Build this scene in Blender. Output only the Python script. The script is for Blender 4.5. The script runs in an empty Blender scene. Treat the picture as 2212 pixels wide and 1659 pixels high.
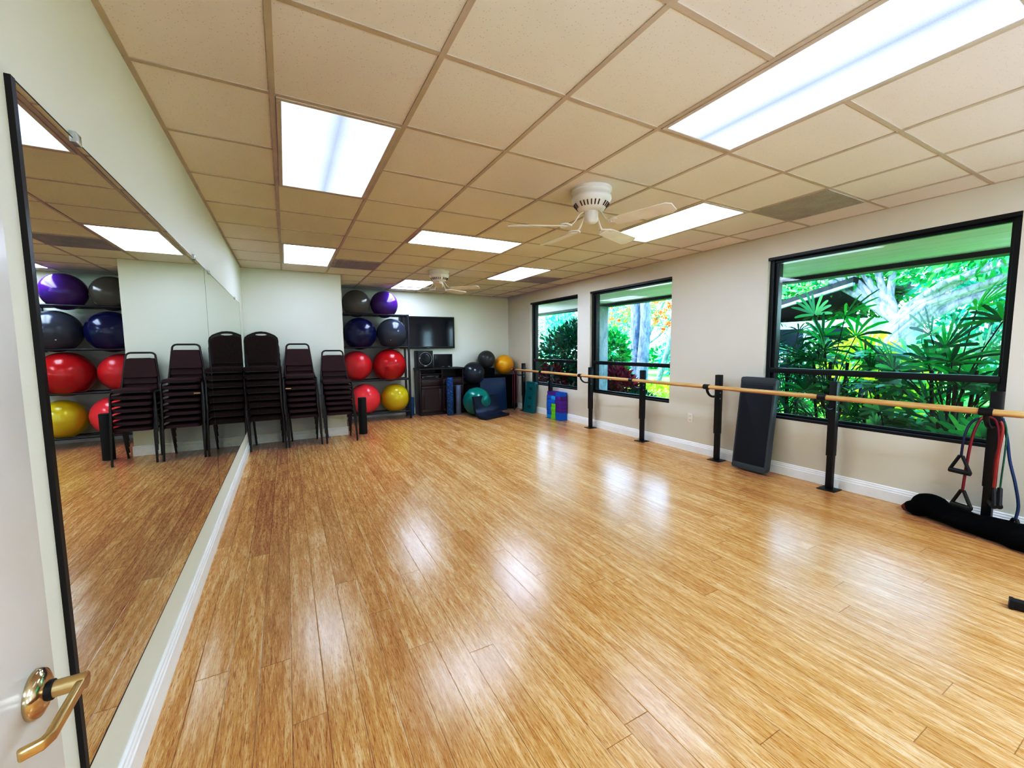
import bpy, bmesh, math, random
from mathutils import Vector, Matrix
R = math.radians
PI = math.pi
rnd = random.Random(7)
sc = bpy.context.scene
COL = sc.collection

# ------------------------------------------------------------------ room numbers
XL, XR, H = -0.52, 4.671, 2.581
YA, XA, YB, YF = 5.48, 0.82, 7.05, -4.2
G = 0.6096

# ------------------------------------------------------------------ material helpers
def lin(h):
    h = h.lstrip('#')
    v = [int(h[i:i + 2], 16) / 255 for i in (0, 2, 4)]
    return tuple((c / 12.92 if c <= .04045 else ((c + .055) / 1.055) ** 2.4) for c in v) + (1,)

class NT:
    def __init__(s, name):
        s.m = bpy.data.materials.new(name); s.m.use_nodes = True
        s.t = s.m.node_tree; s.t.nodes.clear()
        s.out = s.n('ShaderNodeOutputMaterial')
    def n(s, typ, **kw):
        nd = s.t.nodes.new(typ)
        for k, v in kw.items():
            setattr(nd, k, v)
        return nd
    def l(s, a, b):
        s.t.links.new(a, b)
    def val(s, sock, v):
        if hasattr(v, 'is_output'): s.l(v, sock)
        else: sock.default_value = v
    def math(s, op, a, b=0.0, c=0.0):
        nd = s.n('ShaderNodeMath', operation=op)
        s.val(nd.inputs[0], a); s.val(nd.inputs[1], b); s.val(nd.inputs[2], c)
        return nd.outputs[0]
    def mix(s, f, a, b, mode='MIX'):
        nd = s.n('ShaderNodeMix', data_type='RGBA', blend_type=mode)
        s.val(nd.inputs[0], f); s.val(nd.inputs[6], a); s.val(nd.inputs[7], b)
        return nd.outputs[2]
    def ramp(s, f, stops):
        nd = s.n('ShaderNodeValToRGB'); cr = nd.color_ramp
        while len(cr.elements) < len(stops): cr.elements.new(.5)
        for e, (p, c) in zip(cr.elements, stops):
            e.position = p; e.color = c if isinstance(c, tuple) else (c, c, c, 1)
        s.l(f, nd.inputs[0]); return nd.outputs[0]
    def coord(s, scale=(1, 1, 1), out='Object'):
        tc = s.n('ShaderNodeTexCoord'); mp = s.n('ShaderNodeMapping')
        mp.inputs['Scale'].default_value = scale
        s.l(tc.outputs[out], mp.inputs[0]); return mp.outputs[0]
    def noise(s, vec, scale=5, detail=2, rough=.5, dist=0):
        nd = s.n('ShaderNodeTexNoise'); s.l(vec, nd.inputs['Vector'])
        nd.inputs['Scale'].default_value = scale; nd.inputs['Detail'].default_value = detail
        nd.inputs['Roughness'].default_value = rough; nd.inputs['Distortion'].default_value = dist
        return nd.outputs[0]
    def bump(s, h, strength=.2, dist=.01):
        nd = s.n('ShaderNodeBump'); nd.inputs['Strength'].default_value = strength
        nd.inputs['Distance'].default_value = dist; s.l(h, nd.inputs['Height']); return nd.outputs[0]
    def bsdf(s, color, rough=.5, metal=0, spec=.5, normal=None, **kw):
        b = s.n('ShaderNodeBsdfPrincipled')
        s.val(b.inputs['Base Color'], color); s.val(b.inputs['Roughness'], rough)
        s.val(b.inputs['Metallic'], metal); s.val(b.inputs['Specular IOR Level'], spec)
        if normal is not None: s.l(normal, b.inputs['Normal'])
        for k, v in kw.items(): s.val(b.inputs[k.replace('_', ' ')], v)
        return b.outputs[0]
    def done(s, sh):
        s.l(sh, s.out.inputs[0]); return s.m

def plain(name, col, rough=.5, metal=0, spec=.5, var=.06, nscale=6, bump=0, bscale=200, **kw):
    t = NT(name); c = lin(col) if isinstance(col, str) else tuple(col) + (1,)
    v = t.coord()
    f = t.noise(v, nscale, 3)
    dark = tuple(x * (1 - var * 2) for x in c[:3]) + (1,); lite = tuple(min(1, x * (1 + var * 2)) for x in c[:3]) + (1,)
    col_ = t.ramp(f, [(.3, dark), (.7, lite)])
    nm = t.bump(t.noise(v, bscale, 2), bump, .002) if bump else None
    return t.done(t.bsdf(col_, rough, metal, spec, nm, **kw))

# ------------------------------------------------------------------ mesh helpers
class MB:
    def __init__(s): s.v = []; s.f = []
    def add(s, vs, fs, M=None):
        o = len(s.v)
        s.v += [(M @ Vector(p))[:] if M else tuple(p) for p in vs]
        s.f += [tuple(i + o for i in f) for f in fs]
        return s
    def box(s, x0, x1, y0, y1, z0, z1, M=None):
        return s.add([(x0, y0, z0), (x1, y0, z0), (x1, y1, z0), (x0, y1, z0), (x0, y0, z1), (x1, y0, z1), (x1, y1, z1), (x0, y1, z1)],
                     [(0, 3, 2, 1), (4, 5, 6, 7), (0, 1, 5, 4), (1, 2, 6, 5), (2, 3, 7, 6), (3, 0, 4, 7)], M)
    def tube(s, pts, r, n=10, closed=False, flat=1.0, cap=True, M=None):
        pts = [Vector(p) for p in pts]; N = len(pts); vs = []; fs = []
        prev = None
        for i, p in enumerate(pts):
            a = pts[(i - 1) % N] if (closed or i > 0) else p
            b = pts[(i + 1) % N] if (closed or i < N - 1) else p
            d = (b - a).normalized()
            if prev is None:
                u = d.cross(Vector((0, 0, 1)))
                if u.length < .05: u = d.cross(Vector((0, 1, 0)))
                u.normalize()
            else:
                u = (prev - d * prev.dot(d)).normalized()
            prev = u; w = d.cross(u)
            rr = r[i] if isinstance(r, (list, tuple)) else r
            for k in range(n):
                t = 2 * PI * k / n
                vs.append(p + u * math.cos(t) * rr + w * math.sin(t) * rr * flat)
        for i in range(N if closed else N - 1):
            j = (i + 1) % N
            for k in range(n):
                k2 = (k + 1) % n
                fs.append((i * n + k, i * n + k2, j * n + k2, j * n + k))
        if cap and not closed:
            fs.append(tuple(range(n))[::-1]); fs.append(tuple((N - 1) * n + k for k in range(n)))
        return s.add(vs, fs, M)
    def lathe(s, prof, n=24, M=None):
        vs = []; fs = []; m = len(prof)
        for r, z in prof:
            for k in range(n):
                t = 2 * PI * k / n; vs.append((r * math.cos(t), r * math.sin(t), z))
        for i in range(m - 1):
            for k in range(n):
                k2 = (k + 1) % n
                fs.append((i * n + k, i * n + k2, (i + 1) * n + k2, (i + 1) * n + k))
        fs.append(tuple(range(n))[::-1]); fs.append(tuple((m - 1) * n + k for k in range(n)))
        return s.add(vs, fs, M)
    def prism(s, poly, t0, t1, axis='z', M=None):
        def P(a, b, c):
            return {'z': (a, b, c), 'y': (a, c, b), 'x': (c, a, b)}[axis]
        n = len(poly)
        vs = [P(a, b, t0) for a, b in poly] + [P(a, b, t1) for a, b in poly]
        fs = [tuple(range(n))[::-1], tuple(range(n, 2 * n))] + [(i, (i + 1) % n, n + (i + 1) % n, n + i) for i in range(n)]
        return s.add(vs, fs, M)
    def sphere(s, c, r, nu=48, nv=24, sc3=(1, 1, 1), M=None):
        vs = [(c[0], c[1], c[2] + r * sc3[2])]; fs = []
        for j in range(1, nv):
            th = PI * j / nv
            for i in range(nu):
                ph = 2 * PI * i / nu
                vs.append((c[0] + r * sc3[0] * math.sin(th) * math.cos(ph), c[1] + r * sc3[1] * math.sin(th) * math.sin(ph), c[2] + r * sc3[2] * math.cos(th)))
        vs.append((c[0], c[1], c[2] - r * sc3[2])); L = len(vs) - 1
        for i in range(nu):
            i2 = (i + 1) % nu
            fs.append((0, 1 + i, 1 + i2)); fs.append((L, 1 + (nv - 2) * nu + i2, 1 + (nv - 2) * nu + i))
            for j in range(nv - 2):
                fs.append((1 + j * nu + i, 1 + (j + 1) * nu + i, 1 + (j + 1) * nu + i2, 1 + j * nu + i2))
        return s.add(vs, fs, M)
    def build(s, name, mat, parent=None, bevel=0, seg=2, angle=35, smooth=True, fixn=True):
        me = bpy.data.meshes.new(name); me.from_pydata(s.v, [], s.f); me.update()
        if bevel or fixn:
            bm = bmesh.new(); bm.from_mesh(me)
            if fixn: bmesh.ops.recalc_face_normals(bm, faces=bm.faces)
            if bevel:
                es = [e for e in bm.edges if len(e.link_faces) == 2 and e.calc_face_angle(0) > R(30)]
                bmesh.ops.bevel(bm, geom=es, offset=bevel, segments=seg, profile=.5, affect='EDGES', clamp_overlap=True)
            bm.to_mesh(me); bm.free()
        if smooth:
            for p in me.polygons: p.use_smooth = True
            me.set_sharp_from_angle(angle=R(angle))
        if mat: me.materials.append(mat)
        o = bpy.data.objects.new(name, me); COL.objects.link(o)
        if parent: o.parent = parent
        return o

def tag(o, label, cat, group=None, kind=None):
    o['label'] = label; o['category'] = cat
    if group: o['group'] = group
    if kind: o['kind'] = kind
    return o
def struct(o):
    o['kind'] = 'structure'; return o
def thing(name, loc, label, cat, group=None, rz=0):
    o = bpy.data.objects.new(name, None); COL.objects.link(o); o.location = loc; o.rotation_euler = (0, 0, rz)
    o.empty_display_size = .1
    return tag(o, label, cat, group)
def dup(root, loc, rot=None, label=None, group=None):
    r = root.copy(); COL.objects.link(r); r.location = loc
    if rot is not None: r.rotation_euler = rot
    if label: r['label'] = label
    if group: r['group'] = group
    for ch in list(root.children):
        c = ch.copy(); COL.objects.link(c); c.parent = r
        for g in ch.children:
            d = g.copy(); COL.objects.link(d); d.parent = c
    return r
def arc(cx, cy, r, a0, a1, n):
    return [(cx + r * math.cos(R(a0 + (a1 - a0) * i / n)), cy + r * math.sin(R(a0 + (a1 - a0) * i / n))) for i in range(n + 1)]
def bez(p0, p1, p2, p3, n=10):
    out = []
    for i in range(n + 1):
        t = i / n; u = 1 - t
        out.append(Vector(p0) * u ** 3 + Vector(p1) * 3 * u * u * t + Vector(p2) * 3 * u * t * t + Vector(p3) * t ** 3)
    return out

# ------------------------------------------------------------------ materials
def mat_floor():
    t = NT('bamboo_planks')
    tc = t.n('ShaderNodeTexCoord'); sp = t.n('ShaderNodeSeparateXYZ'); t.l(tc.outputs['Object'], sp.inputs[0])
    W, L = .1205, 1.83
    xs = t.math('DIVIDE', t.math('ADD', sp.outputs[0], .053 + W * 20), W)
    ix = t.math('FLOOR', xs); fx = t.math('FRACT', xs)
    wn = t.n('ShaderNodeTexWhiteNoise', noise_dimensions='1D'); t.l(ix, wn.inputs['W'])
    ys = t.math('ADD', t.math('DIVIDE', sp.outputs[1], L), t.math('ADD', t.math('MULTIPLY', wn.outputs[0], 7.0), 20))
    iy = t.math('FLOOR', ys); fy = t.math('FRACT', ys)
    cv = t.n('ShaderNodeCombineXYZ'); t.l(ix, cv.inputs[0]); t.l(iy, cv.inputs[1])
    w2 = t.n('ShaderNodeTexWhiteNoise', noise_dimensions='3D'); t.l(cv.outputs[0], w2.inputs[0])
    r1 = w2.outputs[0]
    # grain coordinates, shifted per plank
    gx = t.math('ADD', sp.outputs[0], t.math('MULTIPLY', r1, 3.7)); gy = t.math('ADD', sp.outputs[1], t.math('MULTIPLY', r1, 11.0))
    def gv(sx, sy):
        c = t.n('ShaderNodeCombineXYZ'); t.l(t.math('MULTIPLY', gx, sx), c.inputs[0]); t.l(t.math('MULTIPLY', gy, sy), c.inputs[1]); t.l(r1, c.inputs[2])
        return c.outputs[0]
    g1 = t.noise(gv(290, 17), 1, 3, .7, .5)
    g2 = t.noise(gv(480, 34), 1, 2, .7, .8)
    g3 = t.noise(gv(45, 3.0), 1, 2, .5, .3)
    base = t.ramp(g3, [(.28, lin('#bc915f')), (.5, lin('#cea373')), (.75, lin('#e2c199'))])
    c = t.mix(t.ramp(g1, [(.36, .9), (.48, 0.0)]), base, lin('#a17142'))
    c = t.mix(t.ramp(g1, [(.56, 0.0), (.72, .75)]), c, lin('#eed4ac'))
    c = t.mix(t.math('MULTIPLY', t.ramp(g2, [(.27, 1.0), (.36, 0.0)]), .75), c, lin('#764e28'))
    tone = t.ramp(r1, [(0, (.84, .78, .72, 1)), (.4, (.97, .95, .92, 1)), (1, (1.0, 1.0, 1.0, 1))])
    c = t.mix(1.0, c, tone, 'MULTIPLY')
    # gaps
    ex = t.math('MINIMUM', fx, t.math('SUBTRACT', 1.0, fx))
    ey = t.math('MULTIPLY', t.math('MINIMUM', fy, t.math('SUBTRACT', 1.0, fy)), L / W)
    e = t.math('MINIMUM', ex, ey)
    gap = t.ramp(e, [(0.0, 1.0), (.020, 0.0)])
    c = t.mix(t.math('MULTIPLY', gap, .8), c, lin('#6b4a2c'))
    hgt = t.math('ADD', t.math('MULTIPLY', gap, -1.0), t.math('MULTIPLY', g1, .12))
    # each plank leans a hair, so reflections break at plank edges
    tl = t.math('MULTIPLY', t.math('SUBTRACT', r1, .5), t.math('MULTIPLY', fx, 1.0))
    nm = t.bump(t.math('ADD', hgt, tl), .35, .0008)
    rough = t.math('ADD', .165, t.math('MULTIPLY', g1, .14))
    return t.done(t.bsdf(c, rough, 0, .5, nm))

def mat_wall(name, col, b=.12):
    t = NT(name); v = t.coord()
    c = t.ramp(t.noise(v, 1.3, 3), [(.3, tuple(x * .96 for x in lin(col)[:3]) + (1,)), (.7, lin(col))])
    return t.done(t.bsdf(c, .55, 0, .35, t.bump(t.noise(v, 260, 2), b, .0015)))

def mat_tile():
    t = NT('acoustic_tile'); v = t.coord()
    a = t.noise(v, 95, 3, .7); pits = t.ramp(a, [(.26, 0.0), (.33, 1.0)])
    vo = t.n('ShaderNodeTexVoronoi'); t.l(v, vo.inputs['Vector']); vo.inputs['Scale'].default_value = 70
    holes = t.ramp(vo.outputs['Distance'], [(.10, 0.0), (.16, 1.0)])
    m = t.math('MINIMUM', pits, holes)
    base = t.ramp(t.noise(v, .9, 2), [(.3, lin('#e6dfd5')), (.7, lin('#ece6dd'))])
    c = t.mix(m, lin('#cdc4b8'), base)
    return t.done(t.bsdf(c, .85, 0, .2, t.bump(m, .3, .0015)))

def mat_lens(axis, strength):
    t = NT('prismatic_lens'); tc = t.n('ShaderNodeTexCoord'); sp = t.n('ShaderNodeSeparateXYZ'); t.l(tc.outputs['Object'], sp.inputs[0])
    a = sp.outputs[axis]
    d = t.math('ABSOLUTE', a)                      # tubes sit at +-0.14 m
    g = t.ramp(t.math('DIVIDE', d, .305), [(0.0, .34), (.12, .5), (.42, 1.0), (.7, .86), (1.0, .58)])
    n = t.noise(t.coord((3, 3, 3)), 1.2, 2)
    fine = t.n('ShaderNodeTexVoronoi'); t.l(tc.outputs['Object'], fine.inputs['Vector']); fine.inputs['Scale'].default_value = 220
    f = t.math('MULTIPLY', g, t.math('ADD', .86, t.math('MULTIPLY', n, .2)))
    f = t.math('MULTIPLY', f, t.math('ADD', .9, t.math('MULTIPLY', fine.outputs['Distance'], .22)))
    em = t.n('ShaderNodeEmission'); em.inputs[0].default_value = (.80, .90, 1.0, 1)
    t.l(t.math('MULTIPLY', f, strength), em.inputs[1])
    return t.done(em.outputs[0])
LENS = [.50, 3.0, 4.6, .50, 3.2, 6.4, 4.8]

def mat_glass():
    t = NT('window_glass')
    lw = t.n('ShaderNodeLayerWeight'); lw.inputs[0].default_value = .5
    frv = t.math('ADD', .035, t.math('MULTIPLY', t.math('POWER', lw.outputs['Facing'], 5.0), .9))
    tr = t.n('ShaderNodeBsdfTransparent'); tr.inputs[0].default_value = (.93, .98, .96, 1)
    gl = t.n('ShaderNodeBsdfGlossy'); gl.inputs['Roughness'].default_value = 0.0; gl.inputs[0].default_value = (1, 1, 1, 1)
    mx = t.n('ShaderNodeMixShader'); t.l(frv, mx.inputs[0]); t.l(tr.outputs[0], mx.inputs[1]); t.l(gl.outputs[0], mx.inputs[2])
    return t.done(mx.outputs[0])

def mat_leaf(name, cols, rough=.4, transl=.35, val=1.0):
    t = NT(name); geo = t.n('ShaderNodeNewGeometry')
    n = len(cols)
    c = t.ramp(geo.outputs['Random Per Island'], [(i / max(1, n - 1), tuple(x * val for x in lin(k)[:3]) + (1,)) for i, k in enumerate(cols)])
    b = t.bsdf(c, rough, 0, .4)
    tl = t.n('ShaderNodeBsdfTranslucent'); t.l(c, tl.inputs[0])
    mx = t.n('ShaderNodeMixShader'); mx.inputs[0].default_value = transl
    t.l(b, mx.inputs[1]); t.l(tl.outputs[0], mx.inputs[2])
    return t.done(mx.outputs[0])

def mat_bark(name, c0, c1, sc_=9):
    t = NT(name); v = t.coord((1, 1, .35)); f = t.noise(v, sc_, 5, .65, 1.2)
    c = t.ramp(f, [(.3, lin(c0)), (.65, lin(c1))])
    return t.done(t.bsdf(c, .85, 0, .2, t.bump(f, .8, .03)))

M = {}
M['floor'] = mat_floor()
M['wall'] = mat_wall('painted_wall', '#dfe0d4')
M['wallr'] = mat_wall('painted_wall_right', '#dbd6ca')
M['tile'] = mat_tile()
M['tbar'] = plain('ceiling_grid_metal', '#c9beb1', .5, var=.03)
M['trim'] = plain('white_gloss_trim', '#f0f0ee', .3, var=.02)
M['door'] = plain('white_door_paint', '#d3d0cc', .28, var=.02)
M['frame_black'] = plain('black_anodised_frame', '#0d1216', .35, var=.1)
M['glass'] = mat_glass()
M['fixture'] = plain('fixture_trim', '#cdc2b8', .4, var=.02)
M['vent'] = plain('brown_vent_grille', '#c4beb6', .6, var=.04)
M['vent_in'] = plain('vent_inside', '#c9c2b8', .6, var=.05)
t = NT('mirror_silver'); g_ = t.n('ShaderNodeBsdfGlossy'); g_.inputs['Roughness'].default_value = 0.0
c_ = t.ramp(t.noise(t.coord(), .5, 1), [(0, (.92, .94, .91, 1)), (1, (.94, .96, .93, 1))]); t.l(c_, g_.inputs[0]); M['mirror'] = t.done(g_.outputs[0])
M['mirror_edge'] = plain('mirror_edge_black', '#120d0c', .3)
t = NT('clear_plastic'); M['clip'] = t.done(t.bsdf(t.ramp(t.noise(t.coord(), 30), [(0, lin('#dfe3df')), (1, lin('#f4f6f2'))]), .15, 0, .6, Transmission_Weight=.5))
M['brass'] = plain('satin_brass', '#cdb890', .32, 1.0, var=.04)
M['nickel'] = plain('polished_nickel_brass', '#cdbfa6', .14, 1.0, var=.04)
M['gasket'] = plain('black_gasket', '#0b0b0c', .5)
M['chair_frame'] = plain('brown_enamel_tube', '#1f110e', .32, var=.08)
M['vinyl'] = plain('brown_vinyl', '#3a181b', .55, spec=.25, var=.08, bump=.12, bscale=350)
M['fabric'] = plain('brown_woven_fabric', '#2a1b17', .85, spec=.2, var=.18, nscale=60, bump=.5, bscale=420)
M['steel_wear'] = plain('worn_steel', '#8f8a86', .35, 1.0)
M['tagpaper'] = plain('tan_paper', '#c8ab7c', .7)
M['rack'] = plain('rack_steel_dark', '#10121d', .28, var=.05)
def ballm(name, col, rough=.22, ribs=0, spec=.5):
    t = NT(name); v = t.coord()
    c = lin(col)
    f = t.noise(v, 3, 2)
    cc = t.ramp(f, [(.3, tuple(x * .92 for x in c[:3]) + (1,)), (.7, c)])
    nm = None
    if ribs:
        w = t.n('ShaderNodeTexWave', wave_type='RINGS', rings_direction='X'); t.l(v, w.inputs[0]); w.inputs['Scale'].default_value = ribs
        nm = t.bump(w.outputs['Fac'], .25, .004)
    else:
        nm = t.bump(t.noise(v, 3.5, 2), .12, .01)
    return t.done(t.bsdf(cc, rough, 0, spec, nm))
M['b_gray'] = ballm('ball_olive_grey', '#575146')
M['b_purple'] = ballm('ball_purple', '#4a2070')
M['b_navy'] = ballm('ball_navy', '#0d1048')
M['b_slate'] = ballm('ball_slate', '#3f4450')
M['b_redr'] = ballm('ball_red_ribbed', '#b8232b', .3, 9)
M['b_red'] = ballm('ball_red', '#b0151a')
M['b_coral'] = ballm('ball_coral', '#dc454f')
M['b_yellow'] = ballm('ball_yellow', '#c4b208', .22)
M['b_gold'] = ballm('ball_golden', '#e0aa0a', .3)
M['b_char'] = ballm('ball_charcoal', '#3a3938', .35)
M['b_dark'] = ballm('ball_blue_black', '#242a35', .22)
M['b_teal'] = ballm('ball_teal', '#0d7b74', .2)
M['white_plug'] = plain('white_plug', '#f2f2f0', .4)
M['black'] = plain('black_plastic', '#050507', .45, var=.1)
M['blackmatte'] = plain('black_cloth', '#050506', .9, spec=.1, var=.2, bump=.3, bscale=120)
M['powder'] = plain('black_powder_coat', '#0c0e12', .38, var=.1)
M['screen'] = plain('tv_screen_glass', '#11141d', .08, spec=.5, var=.02)
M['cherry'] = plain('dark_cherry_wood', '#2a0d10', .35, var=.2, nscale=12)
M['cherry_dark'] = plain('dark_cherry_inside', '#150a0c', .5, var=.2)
M['silver'] = plain('silver_plastic', '#b9bcc2', .3, .8)
M['mat_blue'] = plain('mat_vinyl_blue', '#10305a', .42, var=.06)
M['mat_navy'] = plain('mat_vinyl_navy', '#141d3a', .32, var=.15, nscale=10, bump=.6, bscale=18)
M['mat_edge'] = plain('mat_edge_black', '#0b0e18', .5)
def mat_roller():
    t = NT('textured_roller_blue'); v = t.coord()
    vo = t.n('ShaderNodeTexVoronoi'); t.l(v, vo.inputs['Vector']); vo.inputs['Scale'].default_value = 26
    c = t.ramp(vo.outputs['Distance'], [(.15, lin('#3f77ae')), (.5, lin('#173f70'))])
    return t.done(t.bsdf(c, .55, 0, .4, t.bump(vo.outputs['Distance'], .8, -.01)))
M['roller_blue'] = mat_roller()
M['roller_gray'] = plain('foam_grey', '#70778a', .8, bump=.3)
M['roller_black'] = plain('foam_black', '#0e0b09', .75, bump=.4, bscale=150, var=.15)
M['roller_blue2'] = plain('foam_blue', '#1d5a93', .7, bump=.3)
M['step_gray'] = plain('step_grey_plastic', '#4a5256', .4, var=.05)
M['step_navy'] = plain('step_rubber_navy', '#0d1827', .55, var=.1, bump=.4, bscale=500)
M['step_teal'] = plain('step_teal_plastic', '#12757a', .4, var=.06)
M['step_hole'] = plain('step_recess_dark', '#06454b', .6)
M['y_blue'] = plain('foam_block_blue', '#1673c2', .7, var=.04, bump=.2)
M['y_light'] = plain('foam_block_light_blue', '#35a6dc', .7, var=.04, bump=.2)
M['y_purple'] = plain('foam_block_purple', '#6a2496', .7, var=.04, bump=.2)
M['y_green'] = plain('foam_block_green', '#86c81b', .7, var=.04, bump=.2)
def mat_bar():
    t = NT('barre_wood'); v = t.coord((60, 2.2, 60)); f = t.noise(v, 1, 4, .6, .4)
    return t.done(t.bsdf(t.ramp(f, [(.3, lin('#b08a5c')), (.55, lin('#cfab7c')), (.8, lin('#dcbd90'))]), .4))
M['bar'] = mat_bar()
M['band_red'] = plain('band_rubber_red', '#7d1026', .35)
M['band_orange'] = plain('band_rubber_orange', '#8e2814', .35)
M['band_green'] = plain('band_rubber_green', '#1f6044', .35)
M['band_blue'] = plain('band_rubber_blue', '#163a6c', .35)
M['band_navy'] = plain('band_rubber_navy', '#141a4a', .35)
M['outlet'] = plain('outlet_plastic', '#e8e4da', .4, var=.02)
M['outlet_dark'] = plain('outlet_slots', '#2a2623', .6)
M['fan_white'] = plain('fan_cream_enamel', '#ece8e2', .3, var=.02)
M['fan_slot'] = plain('fan_vent_dark', '#5c4636', .6)
M['fan_blade'] = plain('fan_blade_cream', '#efeae4', .5, var=.03)
M['orange_end'] = plain('rust_orange_cloth', '#7a2c10', .8)

# ------------------------------------------------------------------ structure
def room():
    o = MB().box(XL - .2, XR + .25, YF - .2, YB + .2, -.12, 0).build('floor', M['floor'], smooth=False); struct(o)
    o = MB().box(XL - .2, XR + .25, YF - .2, YB + .2, H, H + .12).build('ceiling', M['tile'], smooth=False); struct(o)
    o = MB().box(XL - .18, XL, YF - .2, YA + .1, 0, H).build('wall_left', M['wall'], smooth=False); struct(o)
    o = MB().box(XL - .18, XA, YA, YB + .2, 0, H).build('wall_alcove', M['wall'], smooth=False); struct(o)
    o = MB().box(XA, XR + .2, YB, YB + .18, 0, H).build('wall_back', M['wall'], smooth=False); struct(o)
    o = MB().box(XL - .18, XR + .2, YF - .18, YF, 0, H).build('wall_front', M['wall'], smooth=False); struct(o)
    # right wall with three openings
    b = MB(); x0, x1 = XR, XR + .2
    ops = [(-.765, 1.017), (2.30, 4.035), (4.385, 6.03)]; zb, zt = .605, 2.345
    b.box(x0, x1, YF - .18, YB + .18, 0, zb); b.box(x0, x1, YF - .18, YB + .18, zt, H)
    ys = [YF - .18] + [v for o_ in ops for v in o_] + [YB + .18]
    for i in range(0, len(ys), 2): b.box(x0, x1, ys[i], ys[i + 1], zb, zt)
    o = b.build('wall_right', M['wallr'], smooth=False); struct(o)
    # baseboards with a stepped profile
    def base(name, prof, run):
        o = run(prof).build(name, M['trim'], bevel=0, smooth=False); struct(o)
    P = [(0, 0), (.017, 0), (.017, .088), (.013, .094), (.013, .108), (.009, .114), (.009, .126), (.004, .132), (0, .132)]
    def runY(side, y0, y1):
        def f(p):
            b = MB(); s = 1 if side == 'L' else -1; x = XL if side == 'L' else XR
            return b.prism([(x + s * a, z) for a, z in p], y0, y1, 'y')
        return f
    base('baseboard_left', P, runY('L', YF, YA))
    base('baseboard_right', P, runY('R', YF, YB))
    base('baseboard_alcove', P, lambda p: MB().prism([(YA - a, z) for a, z in p], XL, XA + .012, 'x'))
    base('baseboard_back', P, lambda p: MB().prism([(YB - a, z) for a, z in p], XA, XR, 'x'))
    # windows
    for k, (y0, y1) in enumerate(ops):
        fx0, fx1 = XR + .045, XR + .125
        b = MB(); w = .042
        b.box(fx0, fx1, y0, y0 + w, zb, zt); b.box(fx0, fx1, y1 - w, y1, zb, zt)
        b.box(XR - .002, fx1, y0, y1, zb, zb + .026); b.box(XR - .002, fx1, y0, y1, zt - .03, zt)
        b.box(fx0 + .015, fx1 - .02, y0 + w, y1 - w, zb + .026, zb + .05); b.box(fx0 + .015, fx1 - .02, y0 + w, y1 - w, zt - .055, zt - .03)
        b.box(fx0 + .03, fx1 + .03, y1 - w - .035, y1 - w, zb, zt); b.box(fx0 + .03, fx1 + .03, y0 + w, y0 + w + .02, zb, zt)
        fr = b.build('window_%d' % (3 - k), M['frame_black'], bevel=.003, seg=1); struct(fr)
        r_ = MB().box(fx0 - .005, fx1 - .01, y0 + w, y1 - w, 1.095, 1.152).build('window_rail', M['frame_black'], fr, bevel=.004)
        MB().add([(XR + .09, y0 + w, zb + .03), (XR + .09, y0 + w, zt - .03), (XR + .09, y1 - w, zt - .03), (XR + .09, y1 - w, zb + .03)], [(0, 1, 2, 3)]).build('window_pane', M['glass'], fr, smooth=False, fixn=False)
room()

# ------------------------------------------------------------------ ceiling grid, lights, vents
LIGHTS = [  # x0,x1,y0,y1 in grid units, tube axis (0: stripes vary in x), label
    (0, 1, 1, 3, 0, 'large square-looking ceiling light panel nearest the mirror wall'),
    (0, 1, 6, 8, 0, 'smaller far ceiling light panel above the stacked chairs'),
    (2, 4, 4, 5, 1, 'wide crosswise ceiling light panel in the middle of the ceiling'),
    (3, 4, -2, 0, 0, 'long bright ceiling light panel in the upper right corner'),
    (5, 6, 1, 3, 0, 'ceiling light panel partly behind the blades of the near fan'),
    (5, 6, 6, 8, 0, 'far ceiling light panel beside a vent near the window wall'),
    (3, 4, 9, 11, 0, 'farthest ceiling light panel crossed by the far fan blades'),
]
VENTS = [(6, 7, 0, 1, 'brown square ceiling vent above the large window'),
         (1, 2, 7, 8, 'brown square ceiling vent between two lights above the ball rack'),
         (6, 7, 7, 8, 'brown square ceiling vent far away near the window wall corner')]
def grid():
    b = MB(); z0, z1 = H - .005, H + .002; w = .012
    taken = [l[:4] for l in LIGHTS]
    def inside(cx, cy):
        return any(a + .01 < cx < c - .01 and d + .01 < cy < e - .01 for a, c, d, e in taken)
    js = list(range(-6, 12))
    for i in range(0, 8):
        for j in range(-7, 12):
            y0 = max(j * G, YF); y1 = min((j + 1) * G, YB)
            if y1 <= y0: continue
            if i == 0 or i == 1:
                if j >= 9 or y0 >= YA: continue
                y1 = min(y1, YA) 
            if inside(i, j + .5): continue
            b.box(i * G - w, i * G + w, y0, y1, z0, z1)
    for j in js:
        y = j * G
        for i in range(-1, 8):
            x0 = max(i * G, XL); x1 = min((i + 1) * G, XR)
            if y > YA and x1 <= XA: continue
            if y > YA: x0 = max(x0, XA)
            if y > 5.3 and i < 1 and y < YA: pass
            if inside(i + .5, j): continue
            b.box(x0, x1, y - w, y + w, z0 + .0007, z1)
    # wall angle
    for (x0, x1, y0, y1) in [(XL, XL + .022, YF, YA), (XR - .022, XR, YF, YB), (XL, XA, YA - .022, YA), (XA, XR, YB - .022, YB)]:
        b.box(x0, x1, y0, y1, z0 + .0014, z1)
    o = b.build('trim_1', M['tbar'], smooth=False); struct(o)
grid()
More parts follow.
